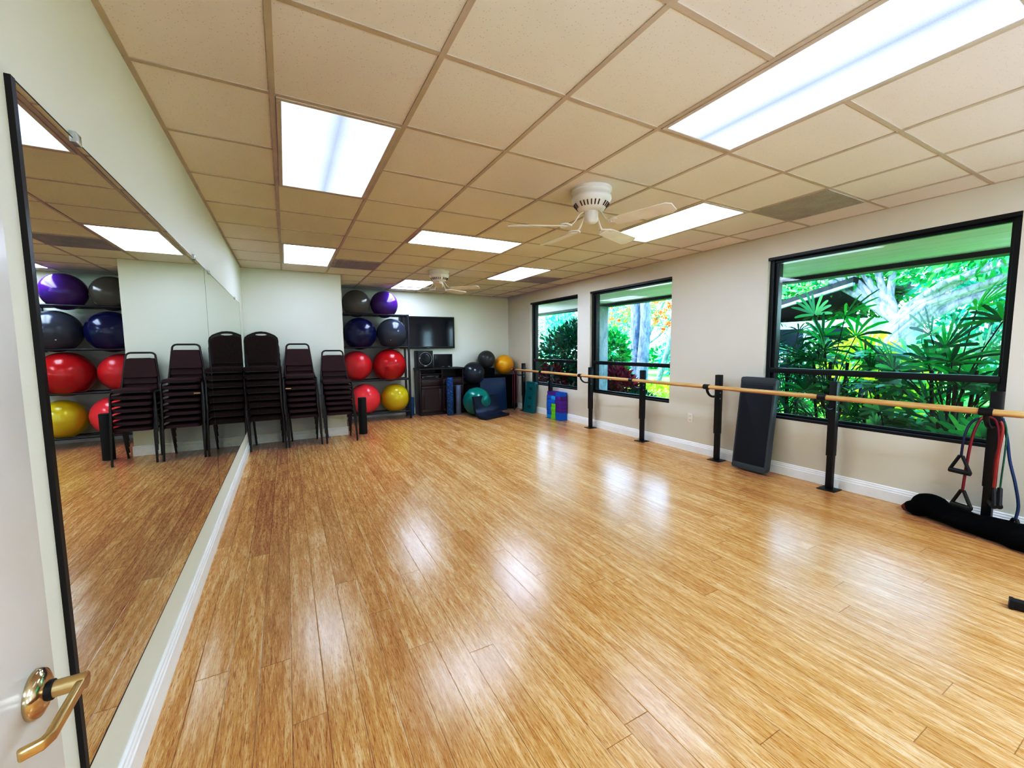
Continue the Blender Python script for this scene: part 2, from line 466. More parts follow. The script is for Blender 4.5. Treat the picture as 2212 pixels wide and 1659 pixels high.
for li, (a, c, d, e, ax, lab) in enumerate(LIGHTS):
    x0, x1, y0, y1 = a * G + .013, c * G - .013, d * G + .013, e * G - .013
    cx, cy = (x0 + x1) / 2, (y0 + y1) / 2
    t_ = thing('ceiling_light', (cx, cy, H), lab, 'ceiling light', 'recessed fluorescent ceiling lights')
    hx, hy = (x1 - x0) / 2, (y1 - y0) / 2; f = .024
    b = MB(); z0, z1 = -.009, .0
    b.box(-hx, hx, -hy, -hy + f, z0, z1); b.box(-hx, hx, hy - f, hy, z0, z1); b.box(-hx, -hx + f, -hy + f, hy - f, z0, z1); b.box(hx - f, hx, -hy + f, hy - f, z0, z1)
    b.build('frame', M['fixture'], t_, bevel=.002, seg=1)
    MB().box(-hx + f, hx - f, -hy + f, hy - f, -.006, -.001).build('diffuser', mat_lens(ax, LENS[li]), t_, smooth=False)
for (a, c, d, e, lab) in VENTS:
    x0, x1, y0, y1 = a * G + .012, c * G - .012, d * G + .012, e * G - .012
    t_ = thing('ceiling_vent', ((x0 + x1) / 2, (y0 + y1) / 2, H), lab, 'vent', 'return air vents')
    hx, hy = (x1 - x0) / 2, (y1 - y0) / 2
    MB().box(-hx, hx, -hy, hy, -.004, -.001).build('backing', M['vent_in'], t_, smooth=False)
    b = MB(); n = 34
    for i in range(n + 1):
        q = -hx + 2 * hx * i / n; b.box(q - .0022, q + .0022, -hy, hy, -.012, -.004)
        q = -hy + 2 * hy * i / n; b.box(-hx, hx, q - .0022, q + .0022, -.0115, -.004)
    b.build('grille', M['vent'], t_, smooth=False, fixn=False)

# ------------------------------------------------------------------ ceiling fans
def fan(loc, angles, label, rz=0):
    t_ = thing('ceiling_fan', loc, label, 'ceiling fan', 'white ceiling fans')
    MB().lathe([(.0, 0), (.150, 0), (.152, -.018), (.142, -.024), (.142, -.05), (.148, -.056), (.150, -.075), (.140, -.09), (.125, -.115), (.10, -.145), (.075, -.16), (.0, -.162)], 48).build('motor_housing', M['fan_white'], t_, angle=50)
    for k in range(28):
        a = 2 * PI * k / 28
        if k % 7 in (0,): continue
        Mx = Matrix.Rotation(a, 4, 'Z') @ Matrix.Translation((.1195, 0, -.124)) @ Matrix.Rotation(R(42), 4, 'Y')
        MB().box(-.0035, .0035, -.0035, .0035, -.019, .019, Mx).build('vent_slot', M['fan_slot'], t_)
    MB().lathe([(.0, -.158), (.05, -.16), (.052, -.20), (.048, -.232), (.035, -.245), (.0, -.248)], 32).build('switch_housing', M['fan_white'], t_, angle=50)
    bl = []
    for k, a in enumerate(angles):
        Mz = Matrix.Rotation(R(a), 4, 'Z')
        b = MB()
        b.tube(bez((.06, 0, -.165), (.10, 0, -.16), (.11, 0, -.255), (.17, 0, -.262), 8), .008, 8, flat=.6, M=Mz)
        b.tube(bez((.15, 0, -.262), (.19, .06, -.262), (.22, .055, -.262), (.235, .03, -.262), 8), .006, 6, M=Mz)
        b.tube(bez((.15, 0, -.262), (.19, -.06, -.262), (.22, -.055, -.262), (.235, -.03, -.262), 8), .006, 6, M=Mz)
        arm = b.build('blade_arm', M['fan_white'], t_)
        poly = [(.19, -.05), (.22, -.058), (.60, -.072), (.635, -.045), (.635, .045), (.60, .072), (.22, .058), (.19, .05)]
        Mt = Mz @ Matrix.Translation((0, 0, -.268)) @ Matrix.Rotation(R(-12), 4, 'X')
        MB().prism(poly, -.003, .003, 'z', Mt).build('blade', M['fan_blade'], t_, bevel=.002, seg=1)
    return t_
fan((2.08, .86, H), [-72, 19, 91, 155], 'cream ceiling fan nearest the camera with widely spread blades')
fan((2.13, 4.54, H), [-40, 32, 104, 176, 248], 'smaller far cream ceiling fan in front of the back wall light')

# ------------------------------------------------------------------ mirrors and door
def mirror(name, y0, y1, label, clips, edge_left=False):
    x = XL
    t_ = thing(name, (x, (y0 + y1) / 2, .315), label, 'mirror', 'wall mirror panels')
    my = (y0 + y1) / 2
    MB().box(.0005, .008, y0 - my, y1 - my, 0, 1.70).build('mirror_glass', M['mirror'], t_, smooth=False)
    b = MB()
    if edge_left: b.box(0, .011, y0 - my - .004, y0 - my + .014, -.002, 1.702)
    b.box(0, .0085, y1 - my - .004, y1 - my + .0005, 0, 1.70)
    b.box(0, .0088, y0 - my, y1 - my, -.004, 0)
    b.box(0, .0088, y0 - my, y1 - my, 1.70, 1.7025)
    b.build('mirror_edging', M['mirror_edge'], t_, smooth=False)
    for c in clips:
        MB().box(0, .016, c - my - .02, c - my + .02, 1.690, 1.722).build('mirror_clip', M['clip'], t_, bevel=.003)
    return t_
mirror('wall_mirror', -.295, 2.197, 'large frameless wall mirror panel next to the white door', [.035, 1.808], True)
mirror('wall_mirror', 2.2, 4.87, 'farther frameless wall mirror panel beside the stacked chairs', [2.41, 4.32])

def door():
    d = MB().box(-.385, -.34, -1.70, -.822, .012, 2.03).build('door_1', M['door'], bevel=.004, seg=2); struct(d)
    hx = -.34; cy, cz = -.883, .922
    ro = Matrix.Translation((hx, cy, cz)) @ Matrix.Rotation(R(90), 4, 'Y')
    MB().lathe([(0, 0), (.0325, 0), (.0328, .003), (.031, .008), (.022, .013), (.015, .0155), (0, .0156)], 40, ro).build('handle_rose', M['nickel'], d, angle=50)
    MB().lathe([(0, .012), (.0135, .012), (.0135, .020), (.0118, .021), (0, .021)], 32, ro).build('handle_collar', M['gasket'], d)
    b = MB(); b.lathe([(0, .0205), (.0112, .0205), (.0112, .055), (0, .055)], 32, ro)
    h = b.build('lever_handle', M['brass'], d)
    # flat lever: out, along the door, then back towards it
    xo = hx + .050
    path = [(xo, cy + .012), (xo + .002, cy - .100), (xo - .002, cy - .110), (xo - .020, cy - .119)]
    b = MB(); rows = []
    t2 = .0052
    n = len(path)
    outer = []; inner = []
    for i, p in enumerate(path):
        a = Vector(path[max(0, i - 1)]); c = Vector(path[min(n - 1, i + 1)]); dd = (c - a).normalized(); nn = Vector((-dd.y, dd.x))
        outer.append((p[0] + nn.x * t2, p[1] + nn.y * t2)); inner.append((p[0] - nn.x * t2, p[1] - nn.y * t2))
    b.prism(outer + inner[::-1], cz - .0072, cz + .0072, 'z')
    b.build('lever_grip', M['brass'], h, bevel=.003, seg=3)
door()

# ------------------------------------------------------------------ chairs
def rounded(poly, r, n=4):
    out = []; N = len(poly)
    for i in range(N):
        p = Vector(poly[i]); a = Vector(poly[i - 1]); c = Vector(poly[(i + 1) % N])
        u = (a - p); v = (c - p); rr = min(r, u.length * .45, v.length * .45)
        s = p + u.normalized() * rr; e = p + v.normalized() * rr
        for k in range(n + 1):
            t = k / n; q = s * (1 - t) ** 2 + p * 2 * t * (1 - t) + e * t * t
            out.append((q.x, q.y))
    return out
def seat_pad(wf, wb, y0, y1, z0, z1, r=.05):
    poly = rounded([(-wf / 2, y0), (wf / 2, y0), (wb / 2, y1), (-wb / 2, y1)], r, 5)
    b = MB(); n = len(poly); cx, cy = 0, (y0 + y1) / 2
    rings = [(1.0, z0), (1.0, z0 + .6 * (z1 - z0)), (.975, z1 - .15 * (z1 - z0)), (.90, z1), (.5, z1 + .006)]
    vs = []; fs = []
    for s_, z in rings:
        for (x, y) in poly: vs.append((x * s_, cy + (y - cy) * s_, z))
    for i in range(len(rings) - 1):
        for k in range(n):
            k2 = (k + 1) % n; fs.append((i * n + k, i * n + k2, (i + 1) * n + k2, (i + 1) * n + k))
    fs.append(tuple(range(n))[::-1]); fs.append(tuple((len(rings) - 1) * n + k for k in range(n)))
    return b.add(vs, fs)
def back_y(z): return .175 + (z - .44) * .22
def vinyl_chair():
    t_ = thing('stacking_chair', (0, 0, 0), 'x', 'chair')
    seat_pad(.405, .345, -.215, .165, .425, .462, .055).build('seat', M['vinyl'], t_, angle=60)
    seat_pad(.37, .32, -.185, .145, .414, .426, .04).build('seat_pan', M['chair_frame'], t_)
    # back pad (trapezoid, leaning)
    w0, w1, z0, z1 = .36, .292, .575, .822
    poly = rounded([(-w0 / 2, z0), (w0 / 2, z0), (w1 / 2, z1), (-w1 / 2, z1)], .025, 4)
    b = MB(); n = len(poly)
    vs = [(x, back_y(z) - .012, z) for x, z in poly] + [(x * .95, back_y(z) - .024, z + (.7 - z) * .05) for x, z in poly] + [(x, back_y(z) + .008, z) for x, z in poly]
    fs = [tuple(range(n, 2 * n)), tuple(range(2 * n, 3 * n))] + [(k, (k + 1) % n, n + (k + 1) % n, n + k) for k in range(n)] + [(k, (k + 1) % n, 2 * n + (k + 1) % n, 2 * n + k) for k in range(n)]
    b.add(vs, fs).build('backrest', M['vinyl'], t_, angle=8)
    # hoop
    hoop = [(-.192, back_y(.44), .44)]
    for (x, z) in [(-.180, .55), (-.165, .70), (-.155, .80), (-.150, .835)]: hoop.append((x, back_y(z), z))
    for k in range(1, 7):
        a = R(180 - 15 * k); hoop.append((-.095 + .055 * math.cos(a), back_y(.845 + .05 * math.sin(a)), .845 + .05 * math.sin(a)))
    hoop += [(-x, y, z) for x, y, z in hoop[::-1]]
    MB().tube(hoop, .0115, 10).build('back_frame', M['chair_frame'], t_)
    for sx in (-1, 1):
        MB().tube([(sx * .192, back_y(.46), .46), (sx * .190, back_y(.40), .40), (sx * .170, .235, 0.0)], .0125, 8).build('leg', M['chair_frame'], t_)
        MB().tube([(sx * .192, .12, .412), (sx * .200, -.13, .412), (sx * .2045, -.165, .405), (sx * .207, -.178, .385), (sx * .213, -.20, 0.0)], .0125, 8).build('leg', M['chair_frame'], t_)
    return t_
def banquet_chair():
    t_ = thing('banquet_chair', (0, 0, 0), 'x', 'chair')
    seat_pad(.43, .39, -.225, .18, .43, .485, .035).build('seat', M['fabric'], t_, angle=60)
    seat_pad(.40, .36, -.205, .16, .418, .431, .03).build('seat_pan', M['chair_frame'], t_)
    hw = .205
    outer = [(-.180, .53), (.180, .53), (.200, .70), (hw, .84)]
    top = [(.197, .882), (.165, .915), (.11, .942), (.06, .960), (0, .966)]
    outer += top; outer += [(-x, z) for x, z in top[:-1][::-1]] + [(-hw, .84), (-.200, .70)]
    hole = [(.072 * math.cos(R(a)), .930 + .014 * math.sin(R(a))) for a in range(0, 360, 24)]
    def plate(name, out, hol, y0, y1, mat, bev):
        bm = bmesh.new(); es = []
        for loop in ([out, hol] if hol else [out]):
            vv = [bm.verts.new((x, 0, z)) for x, z in loop]
            es += [bm.edges.new((vv[i], vv[(i + 1) % len(vv)])) for i in range(len(vv))]
        bmesh.ops.triangle_fill(bm, use_beauty=True, use_dissolve=False, edges=es)
        geo = bmesh.ops.extrude_face_region(bm, geom=bm.faces[:])
        top_v = {g for g in geo['geom'] if isinstance(g, bmesh.types.BMVert)}
        for v in bm.verts: v.co.y = back_y(v.co.z) + (y1 if v in top_v else y0)
        bmesh.ops.recalc_face_normals(bm, faces=bm.faces)
        me = bpy.data.meshes.new(name); bm.to_mesh(me); bm.free()
        for p in me.polygons: p.use_smooth = True
        me.set_sharp_from_angle(angle=R(40)); me.materials.append(mat)
        o = bpy.data.objects.new(name, me); COL.objects.link(o); o.parent = t_; return o
    plate('back_shell', outer, hole, -.006, .012, M['chair_frame'], 0)
    inn = [(-.166, .545), (.166, .545), (.184, .70), (.188, .835), (.176, .868), (.145, .893), (.09, .908), (-.09, .908), (-.145, .893), (-.176, .868), (-.188, .835), (-.184, .70)]
    plate('backrest', inn, None, -.022, -.004, M['fabric'], 0)
    ring = [(x * .995, back_y(z), z) for x, z in outer]
    MB().tube([(-.188, back_y(.44), .44)] + ring[:1][:0] + [(-.19, back_y(.55), .55)] + [ring[-1]] + [ring[-2]] + ring[4:-2][::-1] + [ring[3], ring[2]] + [(.19, back_y(.55), .55), (.188, back_y(.44), .44)], .011, 10).build('back_frame', M['chair_frame'], t_)
    for sx in (-1, 1):
        MB().tube([(sx * .190, back_y(.47), .47), (sx * .188, back_y(.40), .40), (sx * .170, .235, 0.0)], .0135, 8).build('leg', M['chair_frame'], t_)
        MB().tube([(sx * .190, .12, .412), (sx * .203, -.14, .412), (sx * .209, -.175, .40), (sx * .211, -.185, .38), (sx * .213, -.20, 0.0)], .0125, 8).build('leg', M['chair_frame'], t_)
    return t_
ORD = ['bottom', 'second from the bottom', 'third from the bottom', 'fourth from the bottom', 'fifth from the bottom', 'sixth from the bottom', 'seventh from the bottom']
def stack(proto, n, x, y, pitch, dx, dy, what, where, group, z0=0):
    first = None
    for k in range(n):
        lab = '%s, %s of the %s' % (what, 'topmost' if k == n - 1 else ORD[k], where)
        loc = (x + dx * k, y + dy * k, z0 + pitch * k); rot = (0, 0, R(rnd.uniform(-.6, .6)))
        if k == 0:
            proto.location = loc; proto['label'] = lab; proto['group'] = group; first = proto
        else:
            dup(proto, loc, rot, lab, group)
bc = banquet_chair()
stack(bc, 8, -.278, 5.13, .098, -.004, -.012, 'brown fabric banquet chair', 'tall stack by the mirror', 'fabric banquet chairs stacked by the mirror')
vc = vinyl_chair()
vc2 = dup(vc, (0, 0, 0), (0, 0, 0))
stack(vc, 8, .188, 5.13, .0835, -.005, -.012, 'brown vinyl stacking chair', 'middle stack', 'vinyl chairs in the middle stack')
stack(vc2, 7, .681, 5.135, .080, -.0075, -.012, 'brown vinyl stacking chair', 'stack beside the ball rack', 'vinyl chairs in the stack beside the ball rack')
# paper tag on one chair of the middle stack
for o in COL.objects:
    if o.get('label', '').startswith('brown vinyl stacking chair, sixth') and 'middle' in o['label']:
        MB().box(-.20, -.13, -.235, -.20, .432, .446).build('paper_tag', M['tagpaper'], o, bevel=.002)

# ------------------------------------------------------------------ ball rack and balls
def rack():
    xr, xl, yf, yb = 2.135, .868, 6.50, 6.80
    t_ = thing('ball_rack', ((xl + xr) / 2, (yf + yb) / 2, 0), 'dark steel exercise ball rack with four tiers', 'rack')
    ox, oy = t_.location.x, t_.location.y
    T = Matrix.Translation((-ox, -oy, 0))
    for x in (xl, xr):
        for y in (yf, yb):
            MB().box(x - .019, x + .019, y - .019, y + .019, 0, 2.06, T).build('post', M['rack'], t_, bevel=.005)
    for z in (.150, .795, 1.425, 2.045):
        for y in (yf, yb):
            MB().tube([(xl, y, z), (xr, y, z)], .018, 12, M=T).build('rail', M['rack'], t_)
        for x in (xl, xr):
            MB().tube([(x, yf, z), (x, yb, z)], .014, 10, M=T).build('side_bar', M['rack'], t_)
rack()
BALLS = [
    ('b_gray', 1.206, 6.65, 2.249, .253, 'olive grey exercise ball on the top tier of the rack'),
    ('b_purple', 1.722, 6.65, 2.250, .258, 'purple exercise ball on the top tier of the rack'),
    ('b_navy', 1.251, 6.65, 1.685, .302, 'navy blue exercise ball on the second tier of the rack'),
    ('b_slate', 1.853, 6.65, 1.686, .296, 'slate grey exercise ball with a white plug on the rack'),
    ('b_redr', 1.165, 6.65, 1.075, .285, 'ribbed red exercise ball on the third tier of the rack'),
    ('b_red', 1.782, 6.65, 1.070, .320, 'bright red exercise ball touching the right post of the rack'),
    ('b_coral', 1.292, 6.65, .430, .293, 'coral red exercise ball on the bottom tier behind the foam roller'),
    ('b_yellow', 1.869, 6.65, .418, .280, 'glossy yellow exercise ball on the bottom tier of the rack'),
    ('b_char', 3.944, 6.75, 1.134, .198, 'charcoal exercise ball perched highest in the back corner'),
    ('b_gold', 4.363, 6.70, 1.010, .222, 'golden yellow exercise ball in the corner beside the barre end'),
    ('b_dark', 3.570, 6.62, .840, .250, 'shiny blue-black exercise ball resting beside the media cabinet'),
    ('b_teal', 3.433, 6.15, .292, .292, 'teal exercise ball on the floor behind the curved navy mat'),
]
for mk, x, y, z, r, lab in BALLS:
    o = MB().sphere((0, 0, 0), r, 64, 32).build('exercise_ball', M[mk], smooth=True, angle=180, fixn=False)
    o.location = (x, y, z); tag(o, lab, 'exercise ball', 'exercise balls')
    if mk in ('b_slate', 'b_teal'):
        d = (Vector((-.004, -1.683, 1.2)) - Vector((x, y, z))).normalized()
        d = (d + Vector((-.10, 0, -.42 if mk == 'b_slate' else -.45))).normalized()
        q = d.to_track_quat('Z', 'Y').to_matrix().to_4x4()
        MB().lathe([(0, r - .004), (.009, r - .004), (.009, r + .002), (0, r + .003)], 14, q).build('valve_plug', M['white_plug'], o)

# ------------------------------------------------------------------ foam rollers
def roller(x, y, r, h, mat, label, hollow=False):
    if hollow: prof = [(r * .55, h - .05), (r * .55, h), (r * .97, h), (r, h - .006), (r, .006), (r * .97, 0), (0, 0)]
    else: prof = [(0, 0), (r * .97, 0), (r, .006), (r, h - .006), (r * .97, h), (0, h)]
    o = MB().lathe(prof, 36).build('foam_roller', M[mat], smooth=True, angle=40)
    o.location = (x, y, 0); tag(o, label, 'foam roller', 'foam rollers')
roller(1.055, 5.42, .065, .60, 'roller_black', 'black foam roller standing on end beside the stacked chairs')
roller(2.955, 6.45, .070, .785, 'roller_blue', 'tall blue textured foam roller standing against the media cabinet')
roller(3.14, 6.45, .055, .62, 'roller_gray', 'plain grey foam roller standing beside the blue one')
roller(2.245, 6.90, .07, .37, 'roller_blue2', 'short blue foam roller standing between the rack and cabinet')

# ------------------------------------------------------------------ media cabinet, television, speakers
def cabinet():
    x0, x1, y0, y1, zt = 2.375, 3.335, 6.62, 7.03, .982
    t_ = thing('media_cabinet', (x0, y0, 0), 'dark cherry wood media cabinet with open top shelves', 'cabinet')
    W_, D_ = x1 - x0, y1 - y0
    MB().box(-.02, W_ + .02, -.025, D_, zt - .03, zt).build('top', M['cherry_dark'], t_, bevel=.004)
    for x in (0, W_ - .025): MB().box(x, x + .025, 0, D_, 0.0, zt - .03).build('side_panel', M['cherry'], t_, bevel=.002)
    MB().box(W_ / 2 - .012, W_ / 2 + .012, .01, D_, .06, zt - .03).build('divider', M['cherry'], t_)
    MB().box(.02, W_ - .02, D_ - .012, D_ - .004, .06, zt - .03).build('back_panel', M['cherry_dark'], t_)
    MB().box(.02, W_ - .02, .01, D_ - .01, .755, .775).build('shelf', M['cherry'], t_)
    MB().box(.02, W_ - .02, .03, D_ - .01, .05, .07).build('shelf', M['cherry'], t_)
    MB().box(.025, W_ / 2 - .012, .02, D_ - .02, .855, .868).build('shelf', M['cherry'], t_)
    MB().box(.01, W_ - .01, .012, .03, .0, .055).build('plinth', M['cherry'], t_)
    for x, w in ((.03, W_ / 2 - .045), (W_ / 2 + .015, W_ / 2 - .045)):
        d = MB().box(x, x + w, -.012, .008, .62, .748).build('drawer', M['cherry'], t_, bevel=.004)
        MB().lathe([(0, 0), (.012, 0), (.012, .016), (0, .018)], 14, Matrix.Translation((x + w / 2, -.012, .685)) @ Matrix.Rotation(R(90), 4, 'X')).build('knob', M['cherry_dark'], d)
        b = MB(); z0, z1, f = .065, .61, .06
        b.box(x, x + w, -.012, .008, z0, z0 + f); b.box(x, x + w, -.012, .008, z1 - f, z1); b.box(x, x + f, -.012, .008, z0 + f, z1 - f); b.box(x + w - f, x + w, -.012, .008, z0 + f, z1 - f)
        dd = b.build('cabinet_door', M['cherry'], t_, bevel=.003)
        MB().box(x + f, x + w - f, -.004, .004, z0 + f, z1 - f).build('door_panel', M['cherry'], dd)
    # player
    p = MB().box(-.19, .19, 0, .26, 0, .062).build('media_player', M['black'], bevel=.003)
    p.location = (x0 + .245, y0 + .05, .775); tag(p, 'black disc player on the left shelf of the cabinet', 'media player')
    b = MB()
    for xx in (-.165, .12, .145): b.lathe([(0, 0), (.008, 0), (.008, .006), (0, .006)], 12, Matrix.Translation((xx, -.001, .02)) @ Matrix.Rotation(R(90), 4, 'X'))
    b.box(-.08, .05, -.003, 0, .038, .043)
    b.build('player_buttons', M['silver'], p)
cabinet()
def tv():
    t_ = thing('television', (2.68, YB - .08, 1.395), 'wide black flat television mounted on the back wall', 'television')
    w, h = .60, .675
    b = MB(); f = .028
    b.box(-w, w, 0, .045, 0, f + .012); b.box(-w, w, 0, .045, h - f, h); b.box(-w, -w + f, 0, .045, f, h - f); b.box(w - f, w, 0, .045, f, h - f); b.box(-w + f, w - f, .02, .045, f, h - f)
    b.build('bezel', M['black'], t_, bevel=.003)
    MB().box(-w + f, w - f, .012, .02, f + .012, h - f).build('screen', M['screen'], t_, smooth=False)
    MB().box(-.035, .035, -.0015, 0, .012, .018).build('maker_badge', M['silver'], t_)
    MB().box(-.2, .2, .045, .079, .2, .5).build('wall_bracket', M['black'], t_)
tv()
def speaker():
    t_ = thing('subwoofer', (2.53, 6.83, .982), 'black cube subwoofer with a silver ring on the cabinet', 'speaker')
    MB().box(-.16, .16, -.13, .15, .012, .365).build('enclosure', M['black'], t_, bevel=.006)
    b = MB()
    for sx in (-.13, .13):
        for sy in (-.1, .12): b.lathe([(0, 0), (.014, 0), (.014, .013), (0, .013)], 12, Matrix.Translation((sx, sy, 0)))
    b.build('feet', M['black'], t_)
    b = MB(); ring = [(.135 * math.cos(R(a)), -.132, .195 + .135 * math.sin(R(a))) for a in range(0, 360, 9)]
    b.tube(ring, .0045, 8, closed=True).build('driver_ring', M['silver'], t_)
    MB().lathe([(0, 0), (.125, 0), (.09, .004), (.03, -.004), (0, 0)], 32, Matrix.Translation((0, -.1305, .195)) @ Matrix.Rotation(R(90), 4, 'X')).build('driver_cone', M['screen'], t_)
    MB().box(-.03, .03, -.134, -.13, .04, .052).build('maker_badge', M['silver'], t_)
    t_ = thing('monitor', (2.945, 6.80, .982), 'small black monitor standing on the cabinet below the television', 'monitor')
    MB().box(-.206, .206, -.012, .015, .012, .288).build('bezel', M['black'], t_, bevel=.004)
    MB().box(-.19, .19, -.0135, -.012, .04, .272).build('screen', M['screen'], t_, smooth=False)
    MB().box(-.10, .10, -.06, .09, 0, .012).build('base', M['black'], t_, bevel=.003)
    b = MB(); b.box(-.04, .02, -.014, -.012, .018, .026); b.box(.10, .145, -.014, -.012, .018, .03); b.build('control_buttons', M['silver'], t_)
speaker()

# ------------------------------------------------------------------ back right corner: storage cart, crate, mats
def cart():
    x0, x1, y0, y1, zt = 3.73, 4.62, 6.58, 7.0, .785
    t_ = thing('storage_cart', (x0, y0, 0), 'black storage cart under the balls in the back corner', 'cart')
    W_, D_ = x1 - x0, y1 - y0
    b = MB()
    for z in (.04, .40, zt - .03): MB().box(0, W_, 0, D_, z, z + .03).build('shelf', M['powder'], t_, bevel=.004)
    for x in (0, W_ - .03):
        for y in (0, D_ - .03): MB().box(x, x + .03, y, y + .03, 0, zt).build('post', M['powder'], t_, bevel=.003)
    MB().box(.0, W_, -.004, .03, .02, zt - .002).build('front_panel', M['blackmatte'], t_)
    for x in (.004, W_ - .012): MB().box(x, x + .008, .03, D_ - .03, .07, zt - .03).build('side_panel', M['blackmatte'], t_)
    o = MB().box(3.79, 4.09, 6.62, 6.95, .785, .945).build('storage_box', M['blackmatte'], bevel=.015); tag(o, 'small black box on the cart holding the charcoal ball', 'box')
    b = MB(); b.box(3.37, 3.70, 6.50, 6.90, 0, .60)
    o = b.build('storage_crate', M['blackmatte'], bevel=.02); tag(o, 'black crate under the blue-black ball beside the cabinet', 'crate')
cart()
def mats():
    # upright folded mat leaning on the cart
    t_ = thing('folded_mat', (3.98, 6.47, 0), 'flat blue exercise mat standing upright behind the teal ball', 'mat', rz=R(0))
    Mx = Matrix.Rotation(R(-5), 4, 'X')
    for k in range(3):
        MB().box(-.315, .315, -.035 + k * .028, -.009 + k * .028, .004, .735, Mx).build('mat_panel', M['mat_blue'], t_, bevel=.009, seg=3)
    # curved navy mat: J profile swept along its width
    org = Vector((3.33, 5.49, 0)); dw = Vector((.73, .31, 0)).normalized(); dd = Vector((-dw.y, dw.x, 0))
    prof = [(0, 0), (.10, 0), (.18, .008), (.25, .04), (.30, .10), (.335, .19), (.355, .30), (.375, .43)]
    W_ = .72; nW = 24
    t2 = thing('exercise_mat', org, 'navy vinyl mat curled up in front of the teal ball', 'mat')
    def sweep(th0, th1, wr, name, mat):
        b = MB(); vs = []; fs = []
        P2 = [Vector(p) for p in prof]; n = len(P2)
        for j in range(nW + 1):
            s_ = j / nW
            fade = 1.0 - .12 * s_   # right side lies lower
            for side in (th0, th1):
                for i, p in enumerate(P2):
                    a = P2[max(0, i - 1)]; c = P2[min(n - 1, i + 1)]; d = (c - a).normalized(); nn = Vector((-d.y, d.x))
                    q = p + nn * side
                    wob = wr * math.sin(9 * s_ + i * 1.3) * math.sin(5.1 * s_ + .7 * i) if 2 < i else 0
                    w = W_ * s_
                    pos = dw * w + dd * (q.x + wob); z = max(q.y * (1 if i < 3 else fade ** .35), 0) 
                    vs.append((pos.x, pos.y, z))
        m = 2 * n
        for j in range(nW):
            for i in range(n - 1):
                fs.append((j * m + i, j * m + i + 1, (j + 1) * m + i + 1, (j + 1) * m + i))
                fs.append((j * m + n + i, (j + 1) * m + n + i, (j + 1) * m + n + i + 1, j * m + n + i + 1))
            fs.append((j * m, (j + 1) * m, (j + 1) * m + n, j * m + n)); fs.append((j * m + n - 1, j * m + 2 * n - 1, (j + 1) * m + 2 * n - 1, (j + 1) * m + n - 1))
        for j in (0, nW):
            for i in range(n - 1): fs.append((j * m + i, j * m + i + 1, j * m + n + i + 1, j * m + n + i))
        return b.add(vs, fs).build(name, mat, t2, angle=45)
    sweep(.026, .050, .012, 'mat_cover', M['mat_navy'])
    sweep(0.0, .0255, .006, 'mat_core', M['mat_edge'])
mats()
def bands_far():
    for k, (y, x, z0, m_, lab) in enumerate([(6.19, 4.335, .20, 'band_red', 'thin red resistance band hanging at the far end of the barre'), (6.115, 4.335, .14, 'band_red', 'second thin red band hanging nearer on the barre end')]):
        t_ = thing('resistance_band', (x, y, .91), lab, 'resistance band')
        pts = [Vector((-.028, 0, z0 - .91))] + [Vector((-.030, 0, -.3)), Vector((-.030, 0, -.02))] + [Vector((.031 * math.cos(R(a)), 0, .031 * math.sin(R(a)))) for a in range(165, 0, -25)] + [Vector((.031, 0, -.02)), Vector((.029, .01, z0 - .86))]
        MB().tube(pts, .006, 8).build('band', M[m_], t_)
        for px_, zz in ((-.028, z0 - .91), (.029, z0 - .86)):
            MB().tube([(px_, 0, zz + .01), (px_, 0, zz - .09)], .014, 10).build('handle', M['black'], t_)
bands_far()

# ------------------------------------------------------------------ stepper platforms
def leaning(name, base, top_pt, width_dir, w, th, col_top, col_body, label, cat):
    """platform board: base -> top along its length, lying against the wall"""
    pass
def dark_step():
    # board frame: u = width direction (along floor), v = length (up, leaning), n = face normal (into the room)
    p0 = Vector((4.430, 1.205, .0)); p1 = Vector((4.430, .815, 0.0)); u = (p1 - p0).normalized()
    top = Vector((4.560, 1.215, 1.06)); v = (top - p0); L = v.length; v.normalize(); v = (v - u * v.dot(u)).normalized()
    n = u.cross(v)
    if n.x > 0: n = -n
    W_ = (p1 - p0).length
    t_ = thing('aerobic_step', p0, 'long dark navy aerobic step leaning on the wall behind the barre', 'exercise step')
    F = Matrix((u.to_4d(), v.to_4d(), n.to_4d(), (0, 0, 0, 1))).transposed(); F[3][0] = F[3][1] = F[3][2] = 0; F[3][3] = 1
    F.col[3] = (0, 0, 0, 1)
    L = 1.06
    def rr(x0, x1, y0, y1, r): return rounded([(x0, y0), (x1, y0), (x1, y1), (x0, y1)], r, 6)
    MB().prism(rr(0, W_, .02, L, .06), -.095, -.012, 'z', F).build('platform', M['step_gray'], t_, bevel=.012, seg=3)
    MB().prism(rr(.022, W_ - .022, .09, L - .085, .012), -.013, -.008, 'z', F).build('rubber_top', M['step_navy'], t_, bevel=.002)
    for a, b_ in ((.02, .085), (L - .08, L - .0)):
        MB().prism(rr(.006, W_ - .006, a + .004, b_ - .004, .03), -.014, -.004, 'z', F).build('end_cap', M['step_gray'], t_, bevel=.004)
dark_step()
